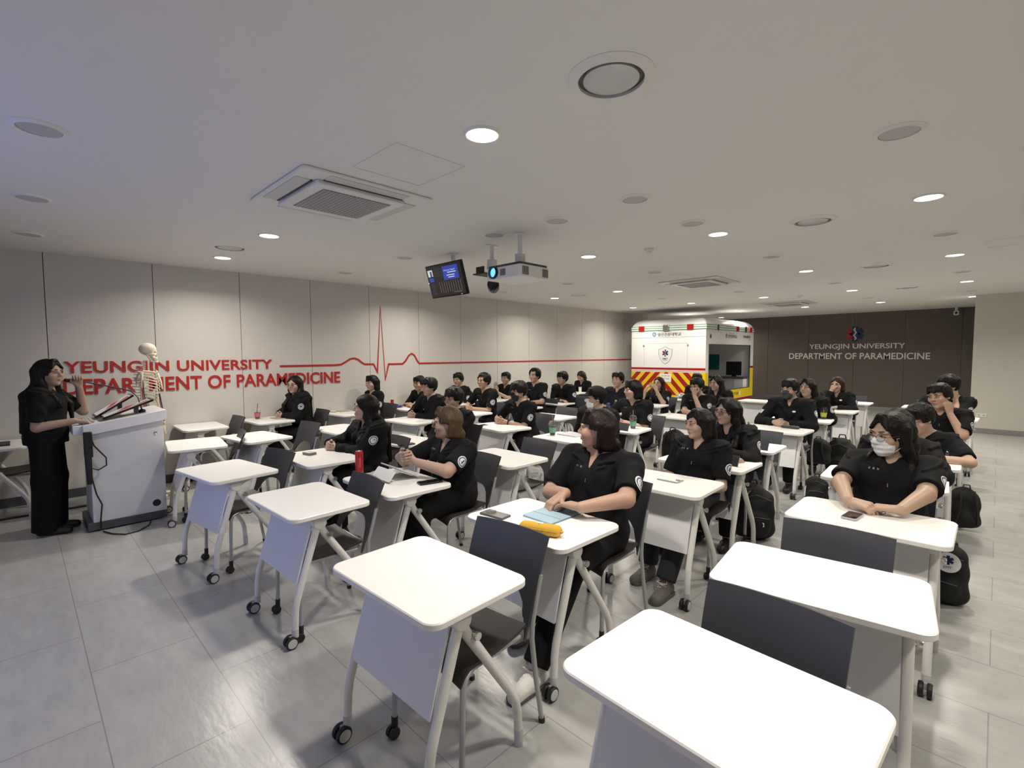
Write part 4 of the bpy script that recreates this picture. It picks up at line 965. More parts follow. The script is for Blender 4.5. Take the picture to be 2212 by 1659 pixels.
seat('p3', (4.576, 7.046, 2.2), 'the man folding bare arms by the wall', label='short-haired man leaning on bare folded arms at the wall, red can beside', head=(4.80, 6.96, 1.122), hip=(5.07, 7.03), yaw=12, pitch=6, arms=fold(.40), hair='short', q=0, tone=(.45, .28, .19))
seat('p4', (3.742, 5.615, 3.3), 'the man in plain black jacket', label='man with fringe in plain black jacket, hands clasped on his desk', head=(4.04, 5.62, 1.160), hip=(4.23, 5.62), yaw=2, pitch=3, arms=clasp(.37, -.22), hair='puff', top='jacket', tags='', q=1, tone=(.44, .28, .20), big=1.08)
seat('p5', (1.834, 4.175, -.5), 'the very long-haired woman in jacket', label='very long-haired woman in black jacket seen in profile with white round sleeve patch', head=(2.283, 4.18, 1.115), hip=(2.33, 4.18), yaw=-30, pitch=-4, arms=clasp(.33, -.20), hair='vlong', top='jacket', female=True, hood=False, tags='p', q=2, tone=(.50, .33, .25))
seat('p6', (1.837, 2.967, -1.3), 'the brown-haired woman', label='brown-haired woman in glasses with raised interlaced hands over her desk', head=(2.282, 2.95, 1.092), hip=(2.34, 2.95), yaw=-38, pitch=0, arms={1: dict(w=(.36, .04, .845), d=(.55, -.75, .25), n=(-.7, -.5, .2), c=.6, sp=.05, th=.4, h=(.1, 1, -.35)), -1: dict(w=(.40, -.13, .865), d=(.35, .85, .15), n=(-.7, .5, .2), c=.55, sp=.05, th=.4, h=(0, -1, -.6))}, hair='wolf', bangs='side', hcol=BROWN, female=True, big=1.22, glasses=GB, tags='pt', q=2, tone=(.50, .32, .24), group='students seated at the desks')
seat('p7', (2.809, 4.298, 8.6), 'the man in glasses behind the brown-haired woman', label='man with thick fringe and thin glasses right behind the brown-haired woman', head=(3.421, 4.30, 1.112), hip=(3.36, 4.30), yaw=4, arms=lap(), hair='puff', bangs=.040, top='jacket', tags='', glasses=GW, q=1, tone=(.46, .30, .22))
seat('p8', (5.60, 7.05, 0), 'the man covering his mouth by the wall', label='man by the wall holding a hand over his mouth', head=(5.72, 7.05, 1.150), hip=(6.10, 7.05), yaw=20, pitch=6, arms=one(-1, fist(-1, (.33, -.02, 1.00), (.15, .25, 1)), fold(.40)), hair='short', q=0, tone=(.46, .29, .20))
seat('p9', (4.82, 5.75, 1), 'the man in open polo with clasped hands', label='man with parted black hair and open polo collar, hands clasped, facing left', head=(5.179, 5.75, 1.190), hip=(5.31, 5.75), yaw=2, pitch=-2, arms=clasp(.34, -.14), hair='puff', bangs='up', tags='pt', q=1, tone=(.43, .26, .175))
seat('p10', (4.162, 4.329, -9.1), 'the man in black face mask', label='man in black face mask and wristwatch resting clasped hands on his desk', head=(4.493, 4.33, 1.137), hip=(4.66, 4.33), yaw=-10, pitch=3, arms=clasp(.40, -.13), hair='puff', bangs=.03, hcol=SOFT, mask='maskb', tags='pt', watch=1, q=1, tone=(.46, .29, .205))
seat('p11', (6.55, 7.05, 2), 'the man raising both hands at the far wall', label='small figure of a man by the wall raising joined hands to his chin', head=(6.948, 7.05, 1.124), hip=(7.03, 7.05), yaw=14, arms={-1: fist(-1, (.27, -.12, .93), (.1, .3, 1)), 1: dict(w=(.40, .10, .86), d=(.1, -.6, .6), n=(-.6, -.4, .2), c=.6, h=(.3, .5, -1))}, hair='short', q=0, tone=(.48, .31, .22))
seat('p12', (5.95, 5.72, 0), 'the tall long-necked man', label='tall man with parted hair sitting upright above the students around him', head=(6.342, 5.72, 1.236), hip=(6.44, 5.72), yaw=4, pitch=-2, arms=fold(.30, .05), hair='puff', bangs='up', tags='pt', q=0, tone=(.45, .28, .195))
seat('p13', (6.864, 5.751, 4), 'the slim man in jacket with helmet-like hair', label='slim man with round fringe in black jacket, white patch on sleeve, far row', head=(7.139, 5.75, 1.157), hip=(7.35, 5.75), yaw=-2, arms=fold(.30, .05), hair='puff', bangs=.035, top='jacket', q=0, tone=(.47, .30, .22))
seat('p14', (9.0, 7.0, 0), 'the red-haired woman at the far wall', label='red-haired woman looking down at the far wall behind a white tumbler', head=(9.40, 7.0, 1.08), hip=(9.50, 7.0), yaw=4, pitch=28, arms=lap(.30), hair='mid', hcol=RED, female=True, tags='', q=0, tone=(.50, .33, .25))
seat('p15', (4.097, 3.186, 0), 'the man in black cap', label='person in black baseball cap and white face mask, seen in profile', head=(4.542, 3.18, 1.116), hip=(4.60, 3.18), yaw=-42, arms=lap(), hair='flat', mask='maskw', cap=True, top='jacket', tags='', q=1, tone=(.46, .30, .22))
seat('p16', (6.3, 4.3, 0), 'the broad-faced man in navy top', label='broad-faced man in navy top in front of the beige wall, near the vehicle', head=(6.743, 4.30, 1.196), hip=(6.80, 4.30), yaw=0, arms=lap(), hair='short', top='navyshirt', tags='', q=0, tone=(.48, .31, .225), big=1.05)
seat('p17', (5.001, 3.202, 6.3), 'the woman with jaw-length bob', label='woman with sleek jaw-length black bob, forearms on desk beside a green-sleeved cup', head=(5.357, 3.20, 1.162), hip=(5.50, 3.20), yaw=-34, pitch=2, arms=clasp(.27, -.14), hair='bob', bangs='full', female=True, big=1.1, tags='pt', q=1, tone=(.52, .34, .255))
seat('p18', (7.654, 4.336, 4.2), 'the woman drinking from a bottle', label='auburn-haired woman drinking from a clear bottle before the chevron panel', head=(8.143, 4.34, 1.067), hip=(8.15, 4.34), yaw=0, pitch=-8, arms={1: dict(w=(.235, .085, .955), d=(-.05, -.45, .75), n=(-.5, -.6, 0), c=.8, h=(.3, .5, -1)), -1: dict(w=(.30, -.10, .955), d=(.0, .45, .75), n=(-.5, .6, 0), c=.8, h=(.3, -.5, -1))}, hair='long', hcol=RED, female=True, q=0, tone=(.52, .34, .25))
seat('p19', (6.575, 3.122, 0), 'the man propping his chin on a fist', label='man resting mouth on his raised fist, other arm flat across desk', head=(7.0, 3.12, 1.124), hip=(7.08, 3.12), yaw=-12, pitch=8, arms={1: fist(1, (.225, .03, 1.00), (.0, -.1, 1)), -1: dict(w=(.37, .10, ZT), d=(-.1, 1, 0), n=(0, 0, -1), c=.35, h=(-.1, -1, -.4))}, hair='short', tags='pt', q=1, tone=(.45, .285, .20))
seat('p20', (9.15, 4.3, 0), 'the half-hidden man before the vehicle', label='half-hidden dark-haired person right behind the man resting on his fist', head=(9.636, 4.30, 1.085), hip=(9.65, 4.30), yaw=0, arms=lap(), hair='short', tags='', q=0)
seat('p21', (7.60, 3.2, 0), 'the long-haired woman in front of the vehicle opening', label='woman with long wavy black hair in front of the vehicle side opening', head=(7.98, 3.24, 1.125), hip=(8.10, 3.22), yaw=-14, pitch=3, arms=fold(.32), hair='long', bangs='part', top='jacket', female=True, tags='', q=1, tone=(.50, .33, .255))
seat('p22', (1.931, 1.70, -1.3), 'the student with the blue tablet', label='large student in black polo looking away, hands on a pale blue tablet cover', head=(2.445, 1.70, 1.156), hip=(2.43, 1.70), yaw=-62, pitch=-3, arms={-1: dict(w=(.245, -.035, .815), d=(.85, -.30, -.42), n=(-.2, .2, -1), c=.50, sp=.25, h=(-.4, -1, -.4)), 1: dict(w=(.345, .150, .795), d=(-.12, -1, -.06), n=(.05, 0, -1), c=.22, sp=.2, h=(-.15, 1, -.15))}, hair='wolf', bangs='full', hcol=DRED, big=1.24, tags='pt', q=2, tone=(.50, .305, .215), shoes='white', knees={1: (.42, .16, .515), -1: (.42, -.13, .515)}, feet={1: (.72, .16, .085), -1: (.40, -.14, .085)})
seat('p23', (3.124, 1.627, 1.8), 'the woman with hands under her desk', label='woman in black polo with side-parted hair and visible ear, arms under her desk', head=(3.677, 1.62, 1.068), hip=(3.64, 1.62), yaw=-30, pitch=2, arms=lap(.25), hair='mid', bangs='side', hcol=SOFT, female=True, tags='pt', q=2, tone=(.51, .34, .25), trousers='greytrousers', shoes='grey', hsc=.95, feet={1: (.66, .10, .085), -1: (.50, -.12, .085)})
seat('p24', (3.986, 1.665, -.6), 'the long-haired woman in pink-rimmed glasses', label='long-haired woman in glasses and black jacket with folded arms on desk', head=(4.361, 1.665, 1.100), hip=(4.48, 1.665), yaw=-27, pitch=0, arms=fold(.34, .06), hair='vlong', bangs='part', top='jacket', female=True, glasses=GW, tags='p', q=2, tone=(.50, .335, .255), hsc=.96)
seat('p25', (6.207, 1.821, -1.3), 'the man in dark grey mask', label='man in dark grey face mask and jacket with flag patch, pouch before him', head=(6.658, 1.80, 1.166), hip=(6.70, 1.81), yaw=-18, pitch=4, arms=clasp(.30, -.02), hair='short', bangs=.045, top='jacket', mask='maskg', tags='pfl', q=1, tone=(.48, .31, .225))
seat('p26', (7.379, 1.847, 5.3), 'the woman behind the grey-masked man', label='long-haired woman just behind the grey-masked man, iced drink beside her', head=(7.56, 1.83, 1.138), hip=(7.88, 1.85), yaw=-18, arms=lap(.32), hair='long', bangs='part', top='jacket', female=True, tags='p', q=1, tone=(.53, .36, .28))
seat('p27', (8.824, 1.822, -.4), 'the hooded woman in black glasses', label='hooded-jacket woman in thick black glasses touching her nose, far row', head=(9.219, 1.82, 1.101), hip=(9.32, 1.82), yaw=-8, pitch=4, arms={-1: dict(w=(.24, -.055, 1.00), d=(-.1, .45, .8), n=(-.7, .3, 0), c=.8, h=(.4, -.3, -1)), 1: dict(w=(.36, .05, ZT), d=(.35, -.9, 0), n=(0, 0, -1), c=.4, h=(-.2, .8, -.5))}, hair='bob', hcol=RED, top='jacket', hood=True, female=True, glasses=M['black'], tags='pl', q=1, tone=(.52, .35, .27))
seat('p28', (3.165, .463, .3), 'the woman in white mask', label='long-haired woman in white face mask and thin round glasses, hands meeting on desk', head=(3.72, .448, 1.115), hip=(3.68, .45), yaw=-34, pitch=6, arms={-1: dict(w=(.395, -.125, .775), d=(.35, .92, -.05), n=(-.35, .1, -1), c=.52, sp=.12, h=(-.05, -1, -.35)), 1: dict(w=(.415, .110, .768), d=(.15, -.98, -.03), n=(-.1, 0, -1), c=.38, sp=.12, h=(-.1, 1, -.3))}, hair='vlong', bangs='part', female=True, big=1.2, mask='maskw', glasses=M['dgrey'], tags='pt', q=2, tone=(.51, .335, .23), hsc=1.05)
seat('p29', (4.283, .548, 3.3), 'the writer with the flag patch', label='student in jacket with flag patch writing, hidden behind the white-masked woman', head=(4.66, .530, 1.062), hip=(4.79, .54), yaw=-20, pitch=22, arms={-1: dict(w=(.33, -.225, ZT+.03), d=(.9, .2, -.1), n=(-.1, .6, -.7), c=.75, h=(-.6, -.25, -1)), 1: dict(w=(.38, .06, ZT), d=(.3, -.9, 0), n=(0, 0, -1), c=.35, h=(-.1, 1, -.3))}, hair='mid', top='jacket', female=True, tags='f', q=2, tone=(.52, .33, .25))
seat('p30', (5.163, .522, .9), 'the student in smartwatch', label='student with smartwatch bending down over the desk behind the white-masked woman', head=(5.36, .455, 1.050), hip=(5.67, .50), yaw=-36, pitch=24, arms={1: dict(w=(.53, .14, ZT), d=(.15, -1, 0), n=(0, 0, -1), c=.35, h=(0, 1, -.2)), -1: dict(w=(.52, -.10, ZT), d=(.2, 1, 0), n=(0, 0, -1), c=.35, h=(0, -1, -.3))}, hair='short', bangs=.04, tags='', watch=1, q=2, tone=(.50, .32, .225))
seat('p31', (6.15, .60, 0), 'the man leaning his cheek on a fist', label='man with tousled hair leaning his cheek on a fist, bored look', head=(6.45, .402, 1.173), hip=(6.62, .52), yaw=-26, pitch=6, roll=8, arms={1: dict(w=(.235, .205, 1.01), d=(-.05, -.22, 1), n=(-.7, -.6, 0), c=1.25, sp=0, th=.3, h=(.15, .9, -1)), -1: dict(w=(.42, .0, ZT), d=(.1, 1, 0), n=(0, 0, -1), c=.3, h=(0, -1, -.3))}, hair='short', bangs=.055, tags='p', q=2, tone=(.45, .28, .195))
seat('p32', (7.685, .544, .3), 'the curly-haired man near the wall block', label='curly-haired man half hidden behind the man leaning on his fist', head=(7.78, .412, 1.213), hip=(8.18, .50), yaw=-46, pitch=4, arms={1: dict(w=(.42, .16, 1.05), d=(.0, -.15, 1), n=(-.6, -.7, 0), c=1.25, sp=0, th=.3, h=(.1, .9, -1)), -1: dict(w=(.44, .0, ZT), d=(.1, 1, 0), n=(0, 0, -1), c=.3, h=(0, -1, -.3))}, hair='puff', tags='p', q=1, tone=(.46, .29, .20))
BODY = {}
for key, dk, ref, k in P_:
    BODY[key] = person(**k)
    put(DESK0, dk[0], dk[1], dk[2], 'white folding desk in front of '+ref)
    put(CHAIR0, k['hip'][0]-.02, k['hip'][1], 0, 'charcoal chair under '+ref)
# desks nobody sits at: position, turn, and the chair's place and turn relative to the desk
FREE = [((1.137, 1.619, 1.6), (.14, -.06, 4), 'white folding desk alone in front, nearest the bare floor', 'charcoal chair tucked under the desk nearest the bare floor'),
 ((1.228, 2.992, 1.5), (.055, -.06, -3), 'empty white folding desk beside the desk with the tall red can', 'charcoal chair tucked under the empty desk before the tall red can'),
 ((1.115, 4.211, 8.2), (.12, 0, 9), 'empty white folding desk just right of the lectern base', 'charcoal chair at the empty desk just right of the lectern base'),
 ((1.245, 5.716, -8.1), (.10, 0, -12), 'empty white folding desk touching the lectern side', 'charcoal chair at the empty desk touching the lectern side'),
 ((1.606, 7.095, -1.3), (.13, 0, 2), 'empty white folding desk against the wall beside the skeleton', 'charcoal chair at the wall desk beside the skeleton'),
 ((1.813, 5.715, 7.6), (.34, .03, 6), 'empty white folding desk below the red cup desk', 'charcoal chair pulled out behind the empty desk below the red cup'),
 ((2.726, 5.583, 2.9), (.14, 0, 0), 'empty white folding desk partly behind the very long-haired woman', 'charcoal chair at the empty desk behind the very long-haired woman'),
 ((2.913, 3.016, .2), (.20, .03, -4), 'empty white folding desk between the brown-haired woman and the blue tablet', 'charcoal chair at the empty desk in the middle of the room'),
 ((1.264, .499, -3.1), (.11, 0, -2), 'large white desktop filling the bottom right corner, nearest the camera', 'charcoal chair behind the desktop nearest the camera'),
 ((2.164, .470, 6.8), (.13, 0, 2), 'empty white folding desk second from the camera in the right column', 'charcoal chair between the second and third desks of the right column'),
 ((4.897, 1.739, 1.3), (.2, .0, -3), 'empty white folding desk behind the woman in glasses with folded arms', 'charcoal chair at the empty desk before the grey-masked man'),
 ((5.317, 4.527, 0), (.16, 0, 0), 'empty white folding desk right of the black-masked man', 'charcoal chair at the empty desk right of the black-masked man'),
 ((9.7, 3.1, 0), (.16, 0, 0), 'empty white folding desk in front of the vehicle side opening', 'charcoal chair at the desk in front of the vehicle side opening'),
 ((10.441, 1.889, .1), (.2, 0, 3), 'farthest empty white desk in front of the brown wall', 'charcoal chair at the farthest desk in front of the brown wall'),
 ((8.884, .501, -2), (.16, 0, 0), 'empty white folding desk beside the beige wall block, last but one', 'charcoal chair at the last but one desk of the right column'),
 ((10.32, .75, 0), (.16, 0, 0), 'far white desk of which only a corner shows by the curly-haired man', 'charcoal chair at the last desk of the right column'),
 ((-.20, 7.06, 0), (.16, 0, 0), 'white desk at the left edge behind the standing woman', 'charcoal chair at the left edge behind the standing woman')]
for dk, (cx_, cy_, ca_), l1, l2 in FREE:
    put(DESK0, dk[0], dk[1], dk[2], l1); a = math.radians(dk[2]); put(CHAIR0, dk[0]+cx_*math.cos(a)-cy_*math.sin(a), dk[1]+cx_*math.sin(a)+cy_*math.cos(a), ca_, l2)
# the teacher
BODY['t'] = person('standing woman in black with long hair, speaking into a gooseneck microphone', (.211, 6.10, 1.455), (.17, 6.12), face=math.radians(-20), yaw=-24, pitch=-2, female=True, big=1.06, standing=True, hair='vlong', bangs='part', tags='n', q=2, tone=(.46, .30, .215), group=None,
  arms={-1: dict(w=(.235, -.115, 1.025), d=(1, .1, -.15), n=(.1, 0, -1), c=.35, h=(-1, -.3, -.5)), 1: dict(w=(.205, .165, 1.315), d=(.0, -.25, 1), n=(.3, -.9, .1), c=.95, th=.3, h=(.45, .35, -1))})
# ---------------------------------------------------------------- lectern, microphone, skeleton
LX, LY0, LY1 = .44, 5.83, 6.38
r = empty('lectern', (.72, 6.1, 0), 0, 'white cabinet lectern on dark plinth beside the standing woman', 'lectern')
def wb(b, x0, x1, y0, y1, z0, z1): return b.box(((x0+x1)/2-.72, (y0+y1)/2-6.1, (z0+z1)/2), (x1-x0, y1-y0, z1-z0))
b = MB(); wb(b, .40, 1.0, LY0-.0, LY1, .012, .085); b.build('plinth', M['dgrey'], r, bevel=.004)
b = MB(); b.prism([(LX-.72, .085), (1.0-.72, .085), (1.0-.72, 1.0), (LX-.72, .93)], LY0-6.1, LY1-6.1, T=Matrix(((1, 0, 0, 0), (0, 0, 1, 0), (0, 1, 0, 0), (0, 0, 0, 1)))); b.build('cabinet', mat('lectern_white', (.62, .62, .63), .35), r, bevel=.004)
b = MB(); b.prism([(LX-.04-.72, .89), (1.025-.72, .985), (1.025-.72, 1.085), (LX-.04-.72, .985)], LY0-.03-6.1, LY1+.03-6.1, T=Matrix(((1, 0, 0, 0), (0, 0, 1, 0), (0, 1, 0, 0), (0, 0, 0, 1)))); wb(b, .335, .41, LY0+.02, LY1, .90, .985); b.build('desk_top', mat('lectern_top', (.70, .70, .72), .35), r, bevel=.005)
b = MB(); b.lathe([(.032, -.003), (.034, 0), (.001, .003)], n=24, T=Matrix.Translation((.92-.72, LY0-6.1, .17)) @ Matrix.Rotation(math.pi/2, 4, 'X')); b.build('cable_grommet', M['black'], r)
b = MB(); b.lathe([(.014, 0), (.014, .006), (.001, .008)], n=16, T=Matrix.Translation((.935-.72, LY0-6.1, .86)) @ Matrix.Rotation(math.pi/2, 4, 'X')); b.build('lock', M['chrome'], r)
b = MB(); wb(b, .40, .46, LY0-.06, LY0+.0, .70, .93); b.tube([(-.29, -.29, .80), (-.30, -.32, .70), (-.29, -.28, .45)], .02, 8); b.build('cable_box', M['black'], r, bevel=.006)
b = MB()
b.tube([(.44-.72, -.31, .92), (.47-.72, -.31, .80), (.55-.72, -.31, .68), (.55-.72, -.31, .61), (.49-.72, -.31, .575), (.44-.72, -.30, .60), (.44-.72, -.30, .85)], .006, 6)
b.tube([(.445-.72, -.30, .80), (.445-.72, -.295, .50), (.47-.72, -.30, .35), (.505-.72, -.295, .25), (.49-.72, -.285, .10), (.49-.72, -.30, .012)], .006, 6)
b.tube([(.50-.72, -.33, .008), (.55-.72, -.47, .008), (.63-.72, -.57, .008), (.73-.72, -.55, .008), (.83-.72, -.42, .008), (.86-.72, -.29, .008)], .006, 6); b.build('cable', M['black'], r)
def slope(x): return .985+(x-.40)*.16
for k, (y0, y1, x0, ln, tl) in enumerate(((6.10, 6.36, .52, .36, 33), (5.86, 6.08, .55, .42, 21))):
    m_ = empty('lectern_screen', (x0, (y0+y1)/2, slope(x0)+.012), 0, 'tilted screen on the lectern '+('away from the camera, higher' if k == 0 else 'nearer the camera, lower'), 'screen', 'tilted screens on the lectern'); T = Matrix.Rotation(-math.radians(tl), 4, 'Y')
    b = MB(); b.prism(rrect(ln, y1-y0, .008, 3, ln/2, 0), 0, .018, T=T, bev=.002); b.build('housing', M['blackgloss'], m_)
    b = MB(); P = lambda u, v: T @ Vector((.02+(ln-.04)*u, (y1-y0-.03)*(v-.5), .0188)); b.m(emi('slide_white%d' % k, (.42, .41, .40), 1)); b.add([P(0, 0), P(1, 0), P(1, 1), P(0, 1)], [(0, 1, 2, 3)])
    T2 = lambda u, v: P(u, v)+Vector((0, 0, .001)); b.m(emi('slide_red%d' % k, (.35, .03, .03), 1)); b.add([T2(.25, .1), T2(.5, .1), T2(.75, .7), T2(.5, .9)], [(0, 1, 2, 3)]); b.add([T2(.6, .0), T2(.95, .0), T2(.95, .5), T2(.8, .4)], [(0, 1, 2, 3)]); b.build('screen', None, m_)
    b = MB(); b.box((ln*.72*math.cos(math.radians(tl))-.02, 0, ln*.72*math.sin(math.radians(tl))/2+.012), (.03, .08, max(.02, ln*.72*math.sin(math.radians(tl))-.05))); b.build('stand', M['dgrey'], m_)
b = MB(); T = Matrix.Translation((.45, 6.10, slope(.45)+.006)) @ Matrix.Rotation(-math.atan(.16), 4, 'Y'); b.prism(rrect(.09, .40, .01), -.006, .012, T=T, bev=.003); b.m(M['grey'])
k_ = b.build('keyboard', M['plasticwhite']); tag(k_, 'white keyboard on the lectern top before the screens', 'keyboard')
b = MB()
for i in range(4):
    for j in range(16): b.box(T @ Vector((-.033+.02*i, -.185+.0245*j, .014)), (.016, .020, .004))
b.build('keys', M['lgrey'], k_)
r = empty('microphone', (.86, 5.98, slope(.86)), 0, 'black gooseneck microphone reaching from the lectern to the woman', 'microphone')
b = MB(); b.lathe([(.03, 0), (.03, .02), (.012, .03)], n=18); b.build('base', M['black'], r)
b = MB(); gp = [(.86, 5.98, slope(.86)+.02), (.84, 6.02, 1.20), (.80, 6.08, 1.262), (.72, 6.13, 1.29), (.60, 6.19, 1.325), (.48, 6.215, 1.358), (.41, 6.22, 1.372)]; b.tube([Vector(p)-Vector((.86, 5.98, slope(.86))) for p in gp], .0065, 8); b.build('gooseneck', M['dgrey'], r)
b = MB(); o0 = Vector((.86, 5.98, slope(.86))); b.tube([Vector((.415, 6.22, 1.371))-o0, Vector((.37, 6.22, 1.379))-o0, Vector((.335, 6.22, 1.386))-o0], [.012, .019, .015], 14); b.ball(Vector((.33, 6.22, 1.387))-o0, .016, 8); b.build('windscreen', M['black'], r)
b = MB(); b.tube([Vector((.402, 6.22, 1.3735))-o0, Vector((.394, 6.22, 1.375))-o0], .0145, 14); b.build('light_ring', mat('mic_light', (.3, .01, .03), .4, emis=(1, .03, .12), estr=3), r)

SKX, SKY = 1.035, 6.66
r = empty('skeleton_model', (SKX, SKY, 0), math.radians(-28), 'life-size skeleton model standing behind the lectern', 'skeleton')
def sob(name, v, rot=0): return vobj(name, v, M['bone'], r)
v = Vol(axis(-.12, .16, .005), axis(-.10, .10, .005), axis(1.46, 1.80, .005))
v.ell((-.012, 0, 1.695), (.094, .073, .078), .01); v.ell((.045, 0, 1.635), (.045, .052, .06), .02); v.cone((.06, -.03, 1.585), (.06, .03, 1.585), .022, .022, .01)
for s_ in (1, -1): v.ell((.085, .030*s_, 1.648), (.024, .019, .017), .005, sub=True); v.cone((.02, .058*s_, 1.63), (.07, .045*s_, 1.632), .008, .008, .006); v.cone((.0, .05*s_, 1.62), (.035, .042*s_, 1.56), .013, .012, .008)
v.ell((.095, 0, 1.618), (.02, .010, .016), .004, sub=True); v.ell((.06, 0, 1.60), (.05, .028, .012), .004, sub=True); v.cone((.03, -.04, 1.548), (.085, 0, 1.535), .013, .014, .01); v.cone((.03, .04, 1.548), (.085, 0, 1.535), .013, .014, .01)
sk_ = sob('skull', v); sk_.location = (.008, 0, 1.52*.13+.012); sk_.scale = (.87, .87, .87)
b = MB(); b.m(M['paper'])
for zz in (1.578, 1.565):
    for k in range(10): a = -1.1+2.2*k/9; b.box((.045+.045*math.cos(a), .034*math.sin(a), zz), (.008, .006, .011))
b.build('teeth', None, sk_)
b = MB()
for k in range(24):
    t = k/23; z = 1.55-.62*t; x = -.035-.03*math.sin(t*math.pi*1.1)+.035*t; rr = .013+.010*t; b.lathe([(rr*.8, -.010), (rr, -.008), (rr, .008), (rr*.8, .010)], c=(x, 0, z), n=12); b.box((x-rr-.010, 0, z-.006), (.03, .006, .010))
b.build('spine', M['bone'], r)
b = MB()
for k in range(12):
    z = 1.435-.032*k; wd = .075+.055*math.sin(math.pi*min(1, (k+1)/10)); dp = .075+.045*math.sin(math.pi*min(1, (k+1.5)/11)); n_ = 15 if k < 10 else 8
    for s_ in (1, -1):
        pts = []
        for i in range(n_):
            a = math.pi*(.03+.90*i/14); pts.append((-.01-dp*math.cos(a)-.02, s_*wd*math.sin(a), z-.055*(i/14)**1.3+.02*math.sin(a)))
        b.tube(pts, .0055, 6)
b.build('rib_cage', M['bone'], r)
b = MB(); b.slab([[(.075, -.018, 1.42), (.08, .018, 1.42)], [(.105, -.016, 1.32), (.105, .016, 1.32)], [(.115, -.008, 1.24), (.115, .008, 1.24)]], (.010, 0, 0)); b.build('breastbone', M['bone'], r)
for s_ in (1, -1):
    b = MB(); b.tube([(.07, .015*s_, 1.425), (.05, .08*s_, 1.44), (.0, .16*s_, 1.45)], .008, 8); b.build('collarbone', M['bone'], r)
    b = MB(); b.slab([[(-.09, .05*s_, 1.42), (-.03, .15*s_, 1.44)], [(-.11, .055*s_, 1.36), (-.07, .12*s_, 1.36)], [(-.10, .075*s_, 1.28), (-.095, .085*s_, 1.28)]], (.006, 0, 0)); b.build('shoulder_blade', M['bone'], r)
    a_ = MB(); a_.tube([(-.01, .175*s_, 1.435), (0, .185*s_, 1.40), (.0, .20*s_, 1.25), (.0, .205*s_, 1.12)], [.022, .013, .011, .017], 10); arm = a_.build('arm_bone', M['bone'], r)
    b = MB(); b.tube([(.0, .198*s_, 1.115), (.02, .195*s_, .98), (.04, .19*s_, .87)], [.011, .008, .010], 8); b.tube([(.0, .218*s_, 1.115), (.025, .215*s_, .98), (.045, .208*s_, .87)], [.010, .007, .009], 8); b.build('forearm_bones', M['bone'], arm)
    b = MB(); b.m(M['redpaint']); b.tube([(-.01, .19*s_, 1.38), (.01, .214*s_, 1.2), (.03, .226*s_, 1.0), (.05, .215*s_, .85)], .005, 6); b.m(M['navy']); b.tube([(.005, .19*s_, 1.38), (.02, .21*s_, 1.2), (.045, .215*s_, 1.0), (.06, .20*s_, .85)], .005, 6); b.build('vessels', None, arm)
    b = MB(); b.box((.05, .20*s_, .845), (.03, .045, .035))
    for q in range(5): b.tube([(.05+.003*q, (.182+.010*q)*s_, .83), (.06, (.180+.011*q)*s_, .76), (.07, (.182+.010*q)*s_, .71)], .0045, 6)
    b.build('hand_bones', M['bone'], arm, bevel=.006)
    b = MB(); b.tube([(.0, .075*s_, .90), (.0, .10*s_, .86), (.0, .085*s_, .50)], [.022, .014, .020], 10); b.tube([(.0, .08*s_, .48), (.0, .08*s_, .12)], [.018, .012], 10); b.tube([(.01, .11*s_, .46), (.0, .105*s_, .11)], .006, 8); b.build('leg_bone', M['bone'], r)
    b = MB(); b.box((.05, .09*s_, .055), (.20, .06, .03)); b.build('foot_bones', M['bone'], r, bevel=.012)
v = Vol(axis(-.14, .14, .007), axis(-.17, .17, .007), axis(.80, 1.05, .007))
for s_ in (1, -1): v.ell((-.02, .085*s_, .965), (.055, .05, .07), .02); v.cone((-.02, .06*s_, .90), (.07, .01*s_, .865), .018, .014, .015); v.ell((.02, .085*s_, .985), (.05, .03, .05), .008, sub=True)
v.ell((-.06, 0, .94), (.035, .05, .06), .02); vobj('pelvis', v, M['bone'], r)
b = MB(); b.tube([(-.07, 0, .045), (-.07, 0, 1.0)], .012, 12); b.tube([(-.25, 0, .04), (.20, 0, .04)], .014, 8); b.tube([(-.07, -.25, .04), (-.07, .25, .04)], .014, 8)
for p in ((-.25, 0), (.20, 0), (-.07, -.25), (-.07, .25)): b.ball((p[0], p[1], .022), .022, 6)
b.build('stand', M['chrome'], r)

# ---------------------------------------------------------------- things on the desks
def on_desk(name, x, y, deg, label, cat, group=None): return empty(name, (x, y, DZ+.0005), math.radians(deg), label, cat, group)
drink_m = {}
def cup(x, y, label, liquid, sleeve, straw, dome=True):
    r = on_desk('plastic_cup', x, y, 20, label, 'cup', 'iced drinks in clear cups')
    b = MB(); b.lathe([(.001, .002), (.028, .002), (.044, .118), (.0445, .118), (.0435, .118), (.0275, .004), (.001, .004)], n=26); b.build('cup_wall', M['clear'], r)
    b = MB(); b.lathe([(.001, .005), (.027, .005), (.0365, .072), (.001, .072)], n=24); b.build('drink', liquid, r)
    b = MB(); b.lathe([(.0335, .030), (.0405, .088)], n=26, cap=False); s_ = b.build('print', sleeve, r)
    if dome: b = MB(); b.lathe([(.047, .116), (.047, .122), (.044, .124), (.040, .142), (.028, .156), (.012, .160)], n=26, cap=False); b.build('lid', M['clear'], r)
    b = MB(); b.tube([(-.015, 0, .02), (.004, 0, .155), (.012, .004, .215)], .004, 8); b.build('straw', straw, r)
    b = MB(); random.seed(int(x*100))
    for k in range(7): b.box((random.uniform(-.018, .018), random.uniform(-.018, .018), .070+.006*k*.6), (.018, .018, .018), Matrix.Rotation(k, 3, 'X') @ Matrix.Rotation(k*2, 3, 'Y'))
    b.build('ice', M['clear'], r, bevel=.003); return r
